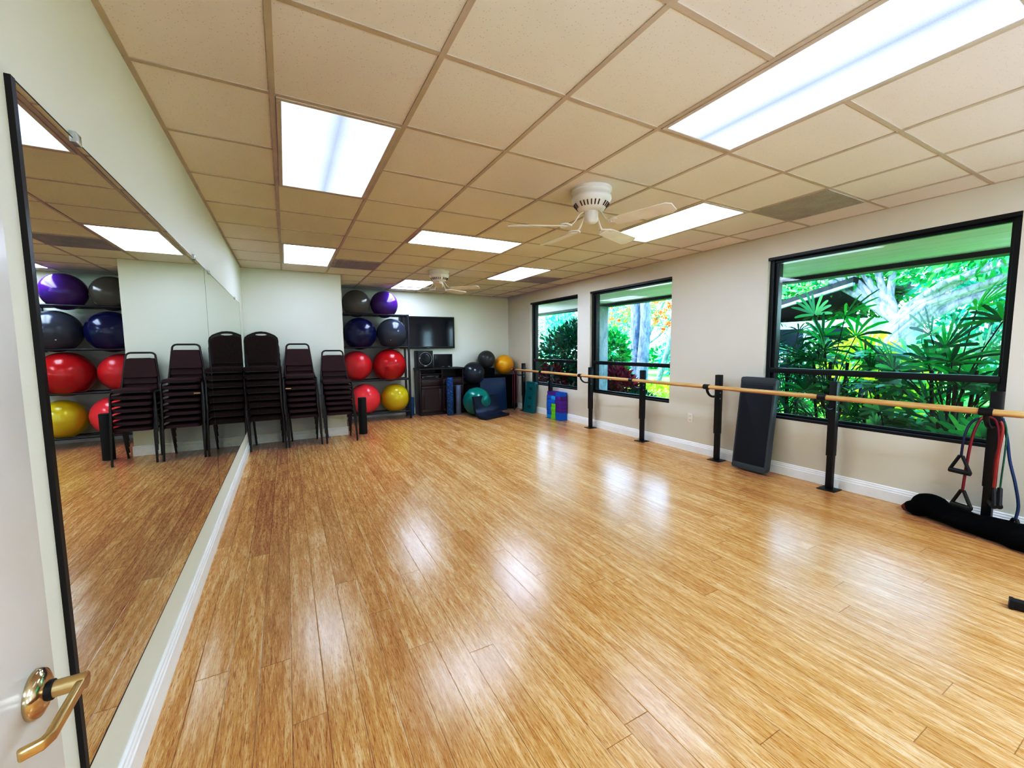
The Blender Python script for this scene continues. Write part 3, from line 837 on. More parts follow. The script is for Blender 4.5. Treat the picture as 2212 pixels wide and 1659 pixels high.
def teal_step():
    p0 = Vector((4.49, 6.06, 0)); p1 = Vector((4.49, 5.70, 0)); u = (p1 - p0).normalized()
    v = Vector((.085, .0, .66)).normalized(); v = (v - u * v.dot(u)).normalized(); n = u.cross(v)
    if n.x > 0: n = -n
    W_, L = (p1 - p0).length, .67
    t_ = thing('aerobic_step', p0, 'short teal aerobic step leaning on the wall showing three recesses', 'exercise step')
    F = Matrix((u.to_4d(), v.to_4d(), n.to_4d(), (0, 0, 0, 1))).transposed(); F[3][0] = F[3][1] = F[3][2] = 0; F.col[3] = (0, 0, 0, 1)
    poly = rounded([(0, 0), (W_, 0), (W_, L), (0, L)], .03, 4)
    MB().prism(poly, -.075, -.02, 'z', F).build('platform', M['step_teal'], t_, bevel=.006)
    b = MB(); e = .03
    b.box(0.004, W_ - .004, .004, e, -.02, 0, F); b.box(.004, W_ - .004, L - e, L - .004, -.02, 0, F); b.box(.004, e, e, L - e, -.02, 0, F); b.box(W_ - e, W_ - .004, e, L - e, -.02, 0, F)
    b.build('rim', M['step_teal'], t_, bevel=.004)
    for k in range(3):
        c = L * (.2 + .29 * k)
        MB().box(W_ * .34, W_ * .68, c - .035, c + .025, -.021, -.017, F).build('recess', M['step_hole'], t_, bevel=.001)
        MB().box(W_ * .30, W_ * .72, c - .045, c - .035, -.02, -.008, F).build('rib', M['step_teal'], t_, bevel=.002)
teal_step()

# ------------------------------------------------------------------ yoga blocks
def blocks():
    hh = .0765
    def blk(x0, x1, y0, y1, k, m_, lab):
        w, d = x1 - x0, y1 - y0
        o = MB().box(-w / 2 + .001, w / 2 - .001, -d / 2 + .001, d / 2 - .001, .0005, hh - .0005).build('yoga_block', M[m_], bevel=.005, seg=2)
        o.location = ((x0 + x1) / 2 + rnd.uniform(-.004, .004), (y0 + y1) / 2 + rnd.uniform(-.004, .004), hh * k)
        o.rotation_euler = (0, 0, R(rnd.uniform(-1.5, 1.5)))
        tag(o, lab, 'yoga block', 'foam yoga blocks by the window wall')
    names = ['bottom', 'second', 'third', 'fourth', 'fifth', 'sixth', 'top']
    right = ['y_blue', 'y_blue', 'y_purple', 'y_purple', 'y_purple', 'y_purple', 'y_blue']
    cn = {'y_blue': 'blue', 'y_purple': 'purple', 'y_green': 'green', 'y_light': 'light blue'}
    for k, c in enumerate(right):
        blk(4.490, 4.648, 4.66, 4.83, k, c, '%s foam block, %s layer of the front column nearest the camera' % (cn[c], names[k]))
    xb, xb1 = 4.495, 4.645
    for k in range(4):
        blk(xb, xb1, 4.835, 4.985, k, 'y_green', 'green foam block in the %s layer of the middle column' % names[k])
        blk(xb, xb1, 4.99, 5.14, k, 'y_light' if k == 0 else 'y_blue', '%s foam block in the %s layer of the rear column' % ('light blue' if k == 0 else 'blue', names[k]))
    blk(xb, xb1, 4.85, 5.14, 4, 'y_blue', 'long blue foam block lying in the fifth layer above the green blocks')
    blk(xb, xb1, 4.835, 4.985, 5, 'y_light', 'light blue foam block in the sixth layer of the middle column')
    blk(xb, xb1, 4.99, 5.14, 5, 'y_blue', 'blue foam block in the sixth layer of the rear column')
    blk(xb, xb1, 4.85, 5.12, 6, 'y_purple', 'long purple foam block on top of the rear columns')
blocks()

# ------------------------------------------------------------------ ballet barre
PX, BX, BZ = 4.565, 4.335, .918
POSTS = [(-.75, 'nearest the camera, hung with resistance bands'), (.275, 'in front of the large window'), (1.475, 'beside the leaning dark step'),
         (2.69, 'in front of the middle window'), (3.87, 'between the two far windows'), (5.10, 'behind the yoga blocks'), (6.16, 'farthest, beside the teal step')]
def posts():
    t_ = thing('barre_post', (0, 0, 0), 'x', 'barre post', 'black steel posts of the ballet barre')
    b = MB(); b.box(-.026, .026, -.026, .026, .008, 1.045)
    b.build('upright', M['powder'], t_, bevel=.003)
    MB().box(-.036, .030, -.031, .031, .335, 1.05).build('sleeve', M['powder'], t_, bevel=.004)
    MB().box(-.075, .075, -.075, .075, 0, .008).build('base_plate', M['powder'], t_, bevel=.002)
    b = MB()
    b.tube(bez((-.034, 0, .80), (-.12, 0, .775), (-.205, 0, .81), (-.225, 0, .892), 12), .0155, 10, flat=.8)
    br = b.build('bracket', M['powder'], t_)
    MB().tube([(-.23, -.034, BZ), (-.23, .034, BZ)], .0295, 20).build('clamp', M['powder'], br)
    for z in (.765, .835):
        MB().lathe([(0, 0), (.0075, 0), (.0065, .005), (0, .006)], 12, Matrix.Translation((-.018, -.031, z)) @ Matrix.Rotation(R(90), 4, 'X')).build('bolt', M['silver'], br)
    for k, (y, d) in enumerate(POSTS):
        lab = 'black steel barre post ' + d
        if k == 0: t_.location = (PX, y, 0); t_['label'] = lab
        else: dup(t_, (PX, y, 0), None, lab)
posts()
o = MB().tube([(BX, -.925, BZ), (BX, -.915, BZ)] + [(BX, y, BZ) for y in (1, 3, 5)] + [(BX, 6.28, BZ), (BX, 6.29, BZ)], [.019, .0235, .0235, .0235, .0235, .0235, .019], 24).build('barre_rail', M['bar'])
tag(o, 'long round light wood ballet barre rail along the windows', 'barre')

# ------------------------------------------------------------------ resistance bands at the near post
def band(name_lab, pts, r, m_, handles):
    t_ = thing('resistance_band', pts[0], name_lab, 'resistance band', 'resistance bands on the near barre post')
    o0 = Vector(pts[0])
    P = [Vector(p) - o0 for p in pts]
    # smooth
    S = []
    for i in range(len(P) - 1):
        a = P[max(0, i - 1)]; b_ = P[i]; c = P[i + 1]; d = P[min(len(P) - 1, i + 2)]
        for k in range(6):
            t = k / 6
            S.append(.5 * ((2 * b_) + (c - a) * t + (2 * a - 5 * b_ + 4 * c - d) * t * t + (3 * b_ - a - 3 * c + d) * t ** 3))
    S.append(P[-1])
    MB().tube(S, r, 8).build('band', M[m_], t_)
    for (hx, hy, hz, ang) in handles:
        c = Vector((hx, hy, hz)) - o0
        Rm = Matrix.Translation(c) @ Matrix.Rotation(ang, 4, 'Z')
        ha = MB().tube([(-.06, 0, -.118), (.06, 0, -.118)], .0185, 12, M=Rm).build('handle', M['black'], t_)
        MB().tube([(-.058, 0, -.113), (-.008, 0, 0), (.008, 0, 0), (.058, 0, -.113)], .0125, 8, flat=.8, M=Rm).build('handle_strap', M['black'], ha)
yb = -.70
band('red resistance band with black handle hanging from the last barre bracket', [(4.37, -.66, .30), (4.375, -.668, .50), (4.385, -.68, .70), (4.40, -.70, .82), (4.44, -.72, .868), (4.48, -.77, .84), (4.47, -.795, .70), (4.455, -.79, .56), (4.45, -.79, .44)], .0085, 'band_red', [(4.37, -.66, .31, R(70))])
band('dark navy resistance band with handle hanging beside the red band', [(4.36, -.64, .56), (4.365, -.645, .70), (4.385, -.66, .80), (4.42, -.69, .85), (4.46, -.72, .84), (4.49, -.745, .80)], .0075, 'band_navy', [(4.36, -.64, .57, R(75))])
band('orange resistance band hanging close along the near barre post', [(4.49, -.79, .84), (4.48, -.805, .78), (4.46, -.80, .62), (4.44, -.80, .48), (4.43, -.80, .36)], .0095, 'band_orange', [(4.43, -.80, .36, R(20))])
band('thin green resistance band hanging behind the orange one', [(4.53, -.80, .84), (4.51, -.82, .76), (4.485, -.825, .60), (4.465, -.825, .46), (4.455, -.825, .36)], .005, 'band_green', [(4.455, -.825, .36, R(15))])
band('blue resistance band curving down to the floor at the right', [(4.53, -.79, .86), (4.53, -.82, .72), (4.52, -.845, .56), (4.50, -.885, .40), (4.49, -.91, .25), (4.47, -.905, .15)], .0085, 'band_blue', [(4.47, -.905, .16, R(60))])

# ------------------------------------------------------------------ black bag on the floor
def bag():
    t_ = thing('duffel_bag', (4.42, -.8, 0), 'soft black fabric bag slumped on the floor under the barre', 'bag')
    b = MB(); T = Matrix.Translation((-4.42, .8, 0))
    blobs = [(4.50, -.385, .055, .075, 1.2, 1.1, .75), (4.50, -.46, .10, .10, 1.0, 1.2, .95), (4.50, -.55, .07, .10, 1.1, 1.4, .75), (4.47, -.68, .055, .12, 1.2, 1.4, .55), (4.44, -.84, .06, .13, 1.2, 1.4, .6),
             (4.41, -.98, .06, .14, 1.35, 1.2, .6), (4.38, -1.14, .06, .15, 1.5, 1.3, .6), (4.36, -1.34, .06, .15, 1.5, 1.3, .6), (4.54, -.60, .08, .07, 1, 1.6, .7), (4.52, -.88, .05, .08, 1, 2.0, .7)]
    for x, y, z, r, a, c, d in blobs: b.sphere((x, y, z), r, 20, 12, (a, c, d), M=T)
    o = b.build('bag_body', M['blackmatte'], t_, fixn=False)
    m = o.modifiers.new('r', 'REMESH'); m.mode = 'VOXEL'; m.voxel_size = .012; m.use_smooth_shade = True
    s = o.modifiers.new('s', 'SMOOTH'); s.iterations = 6
    tx = bpy.data.textures.new('wrinkle', 'CLOUDS'); tx.noise_scale = .07
    d_ = o.modifiers.new('d', 'DISPLACE'); d_.texture = tx; d_.strength = .018; d_.mid_level = .5
    MB().sphere((4.485 - 4.42, -.335 + .8, .045), .045, 20, 12, (1, 1, .8)).build('bag_lining', M['orange_end'], t_, fixn=False)
bag()
t_ = thing('equipment_stand', (3.315, -1.118, 0), 'square black steel foot of a stand at the right edge', 'stand', rz=R(-75))
MB().box(0, .42, -.025, .025, .004, .048).build('foot_tube', M['black'], t_, bevel=.004)
MB().box(-.004, .012, -.027, .027, .0, .05).build('end_cap', M['gasket'], t_, bevel=.003)

# ------------------------------------------------------------------ outlet
t_ = thing('wall_outlet', (XR, 1.945, .448), 'small cream power outlet low on the wall between windows', 'outlet')
MB().box(-.006, 0, -.037, .037, -.06, .06).build('cover_plate', M['outlet'], t_, bevel=.002)
for z in (-.026, .026):
    s = MB().box(-.0085, -.005, -.017, .017, z - .014, z + .014).build('socket', M['outlet'], t_, bevel=.002)
    MB().box(-.0092, -.0082, -.008, -.005, z - .005, z + .006).box(-.0092, -.0082, .005, .008, z - .005, z + .006).build('slots', M['outlet_dark'], s)

# ------------------------------------------------------------------ outside: roof edge, ground, planting
M['soffit'] = None
t = NT('soffit_boards'); v = t.coord(); sp = t.n('ShaderNodeSeparateXYZ'); t.l(v, sp.inputs[0])
fr_ = t.math('FRACT', t.math('DIVIDE', sp.outputs[0], .42)); ln = t.ramp(fr_, [(0, 0.0), (.025, 1.0)])
c = t.mix(ln, lin('#8fae9d'), t.ramp(t.noise(t.coord((3, .6, 1)), 1.5, 3), [(.3, lin('#e9e6df')), (.7, lin('#fbf6f2'))]))
M['soffit'] = t.done(t.bsdf(c, .6))
M['fascia'] = plain('dark_fascia', '#15191a', .5)
M['stone'] = mat_bark('grey_stone', '#777d7c', '#a3a8a6', 6)
M['pave'] = plain('concrete_sill', '#8fa0b8', .7, var=.08)
def mat_ground():
    t = NT('lawn_and_mulch'); tc = t.n('ShaderNodeTexCoord'); sp = t.n('ShaderNodeSeparateXYZ'); t.l(tc.outputs['Object'], sp.inputs[0])
    n1 = t.noise(tc.outputs['Object'], 40, 4, .7); n2 = t.noise(tc.outputs['Object'], .5, 2)
    lawn = t.ramp(n1, [(.3, lin('#4f9c30')), (.7, lin('#86c850'))])
    lawn = t.mix(t.ramp(n2, [(.4, 0.0), (.65, .5)]), lawn, lin('#a8d868'))
    mul = t.ramp(n1, [(.35, lin('#3a2c26')), (.55, lin('#8a6f5c')), (.7, lin('#c9b7a0'))])
    e = t.math('ADD', sp.outputs[0], t.math('MULTIPLY', n2, 1.2))
    f = t.ramp(t.math('DIVIDE', t.math('SUBTRACT', e, 7.0), 6.0), [(.35, 0.0), (.40, 1.0)])
    return t.done(t.bsdf(t.mix(f, mul, lawn), .9, 0, .1))
M['ground'] = mat_ground()
GZ = -.12
o = MB().box(XR + .2, 70, -40, 75, GZ - .1, GZ).build('ground', M['ground'], smooth=False); struct(o)
o = MB().box(XR + .2, 6.6, -6, 12, 2.352, 2.40).build('trim_2', M['soffit'], smooth=False); struct(o)
o = MB().box(6.38, 6.6, -6, 12, 2.298, 2.352).build('trim_3', M['fascia'], smooth=False); struct(o)
o = MB().box(XL - .5, 6.75, YF - .5, 12, H + .13, H + .22).build('roof', M['fascia'], smooth=False); struct(o)  # unseen slab above the room, put in to shade the near planting
o = MB().box(XR + .2, XR + .32, -6, 12, GZ, .56).build('trim_4', M['pave'], smooth=False); struct(o)
b = MB(); b.box(6.0, 6.37, 5.47, 5.95, GZ, 2.29)
o = b.build('stone_column', M['stone'], bevel=.01); tag(o, 'square grey stone column outside the middle window', 'column')

GREEN_DK = mat_leaf('leaf_dark', ['#0a3a24', '#0f5230', '#1a6b3c', '#06281b'], .3, .3)
GREEN_PALM = mat_leaf('leaf_palm', ['#0b4a25', '#1b7430', '#3aa03c', '#0a3320', '#5cb84a'], .35, .4)
GREEN_MID = mat_leaf('leaf_mid', ['#2d8b4a', '#4fb05c', '#1f7040', '#86cf6a'], .4, .4)
GREEN_LITE = mat_leaf('leaf_light', ['#7cc860', '#4fae5e', '#a8e078', '#3f9a6c', '#c8e890'], .5, .5)
GREEN_CYAN = mat_leaf('leaf_cyan', ['#5cc0a0', '#3a9c84', '#9fe0c8', '#d0f4e4'], .5, .5)
YELLOW_G = mat_leaf('leaf_yellow', ['#d8e020', '#a8d030', '#f0e848', '#7cc030'], .5, .5)
REDLEAF = mat_leaf('leaf_red', ['#5a1028', '#8c1e3a', '#3a0c20', '#b04048'], .4, .35)
ORANGE = mat_leaf('flower_orange', ['#ff6a3a', '#ff9050', '#f04a30', '#ffc07a'], .6, .5)
BARK = mat_bark('bark_grey', '#4c5260', '#9298a8', 8)
BARK2 = mat_bark('bark_brown', '#4a4038', '#8a7c6c', 8)
ROOTS = mat_bark('banyan_bark', '#5a5e66', '#a8acb6', 7)
STEM = mat_bark('palm_stem', '#1a1712', '#4a4030', 20)

rg = random.Random(21)
def rv(): 
    while True:
        v = Vector((rg.uniform(-1, 1), rg.uniform(-1, 1), rg.uniform(-1, 1)))
        if .05 < v.length < 1: return v
def leaf(b, p, d, L, W, up=None):
    d = d.normalized(); s = d.cross(up or rv().normalized())
    if s.length < .1: s = d.cross(Vector((0, 0, 1)) + rv() * .3)
    s.normalize()
    b.add([p, p + d * L * .5 + s * W * .5, p + d * L, p + d * L * .5 - s * W * .5], [(0, 1, 2, 3)])
def cloud(b, c, r, n, L, W, shell=.55):
    c = Vector(c)
    for _ in range(n):
        v = rv().normalized(); k = shell + (1 - shell) * rg.random()
        p = c + Vector((v.x * r[0], v.y * r[1], v.z * r[2])) * k
        leaf(b, p, v + rv() * .8, L * rg.uniform(.7, 1.3), W * rg.uniform(.7, 1.3))
def bush(name, loc, blobs, n, L, W, mat, label, cat='shrub', group=None, stem=True):
    t_ = thing(name, loc, label, cat, group)
    b = MB()
    for (x, y, z, rx, ry, rz, w) in blobs: cloud(b, (x, y, z), (rx, ry, rz), int(n * w), L, W)
    b.build('foliage', mat, t_, smooth=False, fixn=False)
    if stem:
        b = MB(); top = max(q[2] for q in blobs)
        for k in range(5):
            a = 2 * PI * k / 5
            b.tube(bez((.04 * math.cos(a), .04 * math.sin(a), 0), (.1 * math.cos(a), .1 * math.sin(a), top * .3), (.2 * math.cos(a), .2 * math.sin(a), top * .5), (.35 * math.cos(a), .35 * math.sin(a), top * .9), 6), .018, 6)
        b.build('stems', BARK2, t_)
    return t_
def fan_leaf(b, hub, d, L, n=9, spread=150, droop=.25, W=.045):
    d = d.normalized(); side = d.cross(Vector((0, 0, 1)) + rv() * .25)
    if side.length < .1: side = Vector((1, 0, 0))
    side.normalize(); nrm = side.cross(d).normalized()
    for k in range(n):
        a = R(-spread / 2 + spread * k / (n - 1) + rg.uniform(-4, 4)); dd = d * math.cos(a) + side * math.sin(a)
        l_ = L * rg.uniform(.85, 1.1) * (1 - .25 * abs(a) / R(90)); w = dd.cross(nrm).normalized() * W * .5
        pts = []
        for (s_, ww) in ((.03, .25), (.35, .9), (.7, 1.0), (.93, .75), (1.0, .25)):
            p = hub + dd * l_ * s_ + Vector((0, 0, -1)) * droop * l_ * s_ * s_
            pts += [p + w * ww, p - w * ww]
        b.add(pts, [(2 * i, 2 * i + 1, 2 * i + 3, 2 * i + 2) for i in range(4)])
def fan_palm(loc, hubs, L, label, extra=10, height=1.9, rad=.6, mat=None, W=.045):
    t_ = thing('fan_palm', loc, label, 'palm', 'fan palms outside the large window')
    o0 = Vector(loc); b = MB(); s_ = MB()
    H_ = [Vector(h) - o0 for h in hubs]
    for _ in range(extra):
        a = rg.uniform(0, 2 * PI); q = rg.uniform(.2, 1) * rad
        H_.append(Vector((math.cos(a) * q, math.sin(a) * q, rg.uniform(.25, 1) * height)))
    for h in H_:
        out = Vector((h.x, h.y, 0)); d = Vector((h.x * .8, h.y * .8, rg.uniform(.1, .9))) + rv() * .3
        if h.z < height * .45: d.z = rg.uniform(-.5, .2)
        fan_leaf(b, h, d, L * rg.uniform(.75, 1.1), rg.choice([8, 9, 10, 11]), rg.uniform(150, 220), rg.uniform(.1, .45), W)
        base = Vector((h.x * .25, h.y * .25, h.z * .62))
        s_.tube([base, (base + h) / 2 + Vector((0, 0, .04)), h], .006, 5, cap=False)
    for k in range(4):
        a = 2 * PI * k / 4 + .4; r_ = rad * .22
        s_.tube([(math.cos(a) * r_ * .4, math.sin(a) * r_ * .4, 0), (math.cos(a) * r_, math.sin(a) * r_, height * .45), (math.cos(a) * r_ * 1.3, math.sin(a) * r_ * 1.3, height * .85)], .018, 7)
    b.build('fronds', mat or GREEN_PALM, t_, smooth=False, fixn=False)
    s_.build('stems', STEM, t_, fixn=False)
    return t_
def tree(name, loc, trunk, tr, clouds, n, L, W, mat, label, cat='tree', group=None, bark=None, flowers=None):
    t_ = thing(name, loc, label, cat, group)
    b = MB()
    for path, r0, r1 in trunk:
        P_ = [Vector(p) for p in path]; m = len(P_)
        b.tube(P_, [r0 + (r1 - r0) * i / (m - 1) for i in range(m)], 12)
    b.build('trunk', bark or BARK, t_, angle=60)
    if clouds:
        b = MB()
        for (x, y, z, rx, ry, rz, w) in clouds: cloud(b, (x, y, z), (rx, ry, rz), int(n * w), L, W, .1)
        b.build('crown', mat, t_, smooth=False, fixn=False)
    if flowers:
        b = MB()
        for (x, y, z, rx, ry, rz, w) in flowers:
            for _ in range(int(w)):
                v = rv(); c = Vector((x + v.x * rx, y + v.y * ry, z + v.z * rz))
                for k in range(9): leaf(b, c + rv() * .05, rv(), .14, .1)
        b.build('blossom', ORANGE, t_, smooth=False, fixn=False)
    return t_
Z = GZ
fan_palm((6.60, 1.22, Z), [(6.6, 1.08, 1.78), (6.6, 1.45, 1.82), (6.6, .95, 1.50), (6.7, 1.38, 1.52), (6.5, 1.25, 1.35), (6.5, .85, 1.2), (6.5, 1.6, 1.1)], .56, 'tall dark fan palm with spread fingers outside the large window', 20, 1.5, .65)
fan_palm((6.95, 1.95, Z), [(6.9, 1.8, 1.6), (6.9, 2.1, 1.75), (6.8, 1.75, 1.3)], .34, 'fine leaved dark palm at the left edge of the large window', 40, 1.7, .65, GREEN_DK, .022)
fan_palm((6.35, -.05, Z), [(6.4, .17, 1.50), (6.4, -.17, 1.75), (6.4, -.36, 1.62), (6.4, .04, 1.36), (6.35, -.26, 1.28), (6.3, .1, 1.1), (6.5, .35, 1.25)], .52, 'tall green fan palm at the right side of the large window', 20, 1.45, .6)
fan_palm((6.75, .72, Z), [(6.7, .72, 1.12), (6.7, .55, .95)], .36, 'medium fan palm in the centre of the large window', 22, 1.0, .55)
fan_palm((6.15, -.15, Z), [(6.2, -.16, .93), (6.2, .1, .75)], .34, 'low drooping fan palm beneath the barre rail at the right', 14, .8, .45, GREEN_MID)
fan_palm((6.25, .45, Z), [(6.2, .5, .6)], .28, 'small low fan palm near the sill of the large window', 9, .6, .4, GREEN_MID)
fan_palm((6.5, -1.0, Z), [(6.4, -.8, 1.7), (6.4, -.75, 1.4)], .42, 'fan palm cut off by the right side of the large window', 10, 1.6, .5)
bush('croton_shrub', (8.9, 1.75, Z), [(0, 0, .9, .5, .6, .8, 1), (.1, -.5, .7, .4, .4, .6, .6)], 1100, .20, .07, YELLOW_G, 'yellow green leafy shrub behind the fan palms')
fan_palm((9.6, 1.2, Z), [(9.6, 1.2, 1.5), (9.6, .8, 1.3), (9.6, 1.6, 1.4)], .7, 'bright green spiky palm clump in the sunny garden', 22, 1.5, .9, GREEN_LITE, .05)
bush('sunny_hedge', (9.5, -.6, Z), [(0, 0, .6, .7, 1.1, .7, 1.2)], 1800, .16, .07, GREEN_LITE, 'sunlit light green hedge at the right of the large window')
bush('garden_hedge', (10.4, 3.0, Z), [(0, 0, .55, .6, 1.2, .7, 1.2)], 1700, .15, .07, GREEN_MID, 'mid green hedge in front of the pale garden building')
bush('ground_cover', (7.4, .6, Z), [(0, 0, .12, .6, 1.3, .18, 1)], 1500, .16, .05, GREEN_LITE, 'low pale ground cover plants below the fan palms', stem=False)
# pale building beyond the palms
t_ = thing('garden_building', (12.3, 4.6, Z), 'pale garden building with a sloping dark roof edge beyond the palms', 'building')
M['redge'] = plain('grey_roof_edge', '#8b8f9c', .6); M['bwall'] = plain('pale_stucco', '#d3dcec', .7); M['bglass'] = plain('dark_window', '#20303c', .15)
MB().box(0, 3, -1.7, 2.2, 0, 2.15).build('wall', M['bwall'], t_)
for y in (-1.3, -.2, .9): MB().box(-.02, .02, y, y + .7, 1.35, 1.95).build('window', M['bglass'], t_)
MB().prism([(-1.5, 2.96), (2.6, 1.95), (2.6, 2.08), (-1.5, 3.09)], -.6, 3.2, 'x').build('roof', M['fascia'], t_)
MB().prism([(-1.5, 2.89), (2.6, 1.88), (2.6, 1.95), (-1.5, 2.96)], -.62, -.5, 'x').build('roof_edge', M['redge'], t_)
# banyan with pale twisted roots
tr = []
for k in range(9):
    a = k * .7
    tr.append(([(.25 * math.cos(a), .3 * math.sin(a), 0), (.18 * math.cos(a + .5), .22 * math.sin(a + .5), .9), (.14 * math.cos(a + 1), .18 * math.sin(a + 1), 1.7), (.1 * math.cos(a + 1.5), -.25 - .1 * k, 2.35), (.1 * k - .3, -.9 - .22 * k, 2.75 + .1 * (k % 3)), (.1 * k, -1.9 - .3 * k, 3.1 + .2 * (k % 4))], .11, .05))
for k in range(6):
    tr.append(([(0, -.1, 2.0), (.1, .1 + .1 * k, 2.6), (.2 - .1 * k, .1 + .3 * k, 3.4), (0, .1 + .5 * k, 4.2)],   .10, .04))
tree('banyan_tree', (12.0, 2.45, Z), tr, 0, [(0, -1.5, 3.4, 1.6, 2.2, .7, 1), (.5, 1.0, 3.6, 1.5, 1.5, .8, .8)], 1500, .2, .08, GREEN_MID, 'banyan tree with pale twisted limbs behind the palms', bark=ROOTS)
# middle window
tree('garden_tree', (9.5, 7.52, Z), [([(0, .16, 0), (0, .18, 1.0), (-.02, .20, 2.0), (0, .24, 3.2), (.1, .4, 4.6)], .19, .13), ([(0, -.06, 0), (0, -.08, 1.0), (0, -.15, 1.8), (0, -.17, 2.4), (0, -.10, 3.2), (.1, -.3, 4.6)], .19, .13)], 0,
     [(0, 0, 5.2, 1.6, 1.6, .9, 1)], 900, .25, .1, GREEN_MID, 'grey double trunked tree on the lawn outside the middle window')
fl = [(0, -1.2, 3.2, .8, 1.8, .9, 80), (0, 1.5, 2.9, .8, 1.2, .9, 50), (0, -2.4, 2.2, .5, .7, .5, 14)]
tree('flame_tree', (15.5, 13.6, Z), [([(0, 0, 0), (0, -.3, 1.2), (0, -.9, 2.3), (.1, -1.6, 3.6)], .14, .05), ([(0, -.2, 1.0), (0, .6, 1.9), (0, 1.3, 2.4), (0, 2.0, 3.4)], .09, .03), ([(0, -.5, 1.5), (0, -1.4, 2.0), (0, -2.3, 3.0)], .07, .03), ([(0, .5, 1.8), (0, .7, 2.7), (.1, .3, 3.6)], .05, .02)], 0,
     [(0, 0, 3.2, 1.0, 3.4, 1.1, 1)], 2300, .18, .07, GREEN_LITE, 'airy tree with orange blossom beyond the lawn', flowers=fl, bark=BARK)
tree('leaning_tree', (14.0, 10.6, Z), [([(0, .25, 0), (0, -.1, 1.0), (0, -.5, 2.4), (0, -.9, 4.0)], .12, .08)], 0, None, 0, 0, 0, None, 'thin leaning trunk at the right of the middle window')
bush('glossy_shrub', (7.6, 6.75, Z), [(0, 0, 1.35, .45, .50, .62, 1), (0, -.15, .75, .4, .35, .4, .5)], 1100, .16, .075, GREEN_MID, 'glossy green shrub beside the stone column')
bush('red_shrub', (7.1, 6.05, Z), [(0, 0, .62, .35, .45, .36, 1), (0, -.35, .45, .25, .3, .3, .5)], 700, .22, .06, REDLEAF, 'dark red leafy plant below the glossy shrub')
bush('flower_bed', (8.7, 6.1, Z), [(0, 0, .25, .5, 1.0, .3, 1)], 1500, .10, .05, YELLOW_G, 'yellow green low planting along the lawn edge', stem=False)
bush('dark_border', (7.0, 5.2, Z), [(0, 0, .18, .4, .55, .3, 1)], 700, .16, .05, GREEN_DK, 'dark low plants under the middle window', stem=False)
fan_palm((17.5, 13.2, Z), [(17.5, 13.2, 1.6)], 1.1, 'blue green spiky palm far across the lawn', 22, 1.5, .5, GREEN_CYAN, .09)
bush('far_hedge', (22, 17.5, Z), [(0, 0, .6, 1, 7, .7, 2)], 1600, .3, .14, GREEN_MID, 'distant hedge line at the end of the lawn')
# far left window
bush('round_shrub', (7.25, 8.35, Z), [(0, 0, 1.15, .75, 1.15, .95, 1), (0, -.7, 1.5, .6, .7, .8, .7), (0, .2, .5, .7, 1.0, .5, .5)], 1900, .16, .085, GREEN_DK, 'large dark green shrub filling the far window')
bush('red_border', (6.7, 7.6, Z), [(0, .6, .65, .25, .6, .35, 1)], 420, .18, .06, REDLEAF, 'dark red plants at the foot of the large shrub')
# backdrop trees
BT = [(15.0, -1.5, GREEN_MID), (15.5, 1.6, GREEN_CYAN), (15.0, 4.4, GREEN_LITE), (16.5, 7.6, GREEN_MID), (21, 11.5, GREEN_LITE), (23, 16.5, GREEN_CYAN), (19, 19.5, GREEN_CYAN), (18.0, 23.5, GREEN_CYAN), (17, 28.0, GREEN_LITE), (24, 33, GREEN_CYAN)]
DS = ['mid green tree behind the right of the banyan', 'blue green tree directly behind the banyan', 'light green tree behind the pale garden building', 'mid green tree between the two garden views', 'light green tree far behind the orange blossom', 'pale blue green tree at the far end of the lawn',
      'pale tree behind the right part of the dark shrub', 'pale blue green tree above the dark round shrub', 'light green tree at the left of the far window', 'most distant pale tree past the far window']
for k, (x, y, mt) in enumerate(BT):
    tree('background_tree', (x, y, Z), [([(0, 0, 0), (.05, .1, 1.2), (0, 0, 3.0)], .16, .08), ([(0, 0, 1.0), (.1, .7, 2.0), (.1, 1.2, 3.2)], .08, .04), ([(0, 0, 1.2), (0, -.8, 2.2), (.1, -1.3, 3.4)], .08, .04)], 0,
         [(0, 0, 3.0, 1.4, 2.3, 1.5, 1), (0, .4, 1.4, 1.0, 2.0, 1.1, .6), (0, -.3, 4.6, 1.5, 2.4, 1.2, .7)], 2300, .24, .10, mt, DS[k], group='trees behind the garden')

fan_palm((7.3, 1.3, Z), [(7.3, 1.1, 1.2), (7.3, 1.6, 1.0)], .45, 'fan palm standing behind the tall dark one', 9, 1.2, .6)
fan_palm((7.2, .1, Z), [(7.2, .3, 1.3), (7.2, -.1, 1.5)], .48, 'green fan palm standing behind the right hand palms', 9, 1.3, .6)



# ------------------------------------------------------------------ lamps, world, camera
def area(name, loc, rot, sx, sy, e, col=(1, .98, .95)):
    l = bpy.data.lights.new(name, 'AREA'); l.shape = 'RECTANGLE'; l.size = sx; l.size_y = sy; l.energy = e; l.color = col
    o = bpy.data.objects.new(name, l); COL.objects.link(o); o.location = loc; o.rotation_euler = rot; return o
area('added_ceiling_fill', (.9, -2.6, H - .03), (0, 0, 0), .55, 1.15, 12, (.80, .92, 1))  # added unseen pair behind the camera, fills the near end of the room
area('added_ceiling_fill', (3.4, -2.9, H - .03), (0, 0, 0), .55, 1.15, 12, (.80, .92, 1))
area('added_uplight_fill', (.9, -3.3, 1.3), (R(180 - 38), 0, 0), .8, .8, 8, (.74, .88, 1))  # added unseen pair, brightens the ceiling and makes it less yellow
area('added_uplight_fill', (3.3, -3.3, 1.3), (R(180 - 38), 0, 0), .8, .8, 8, (.74, .88, 1))
s = bpy.data.lights.new('sun', 'SUN'); s.energy = 2.0; s.angle = R(1.0); s.color = (1, .96, .88)
so = bpy.data.objects.new('sun', s); COL.objects.link(so)
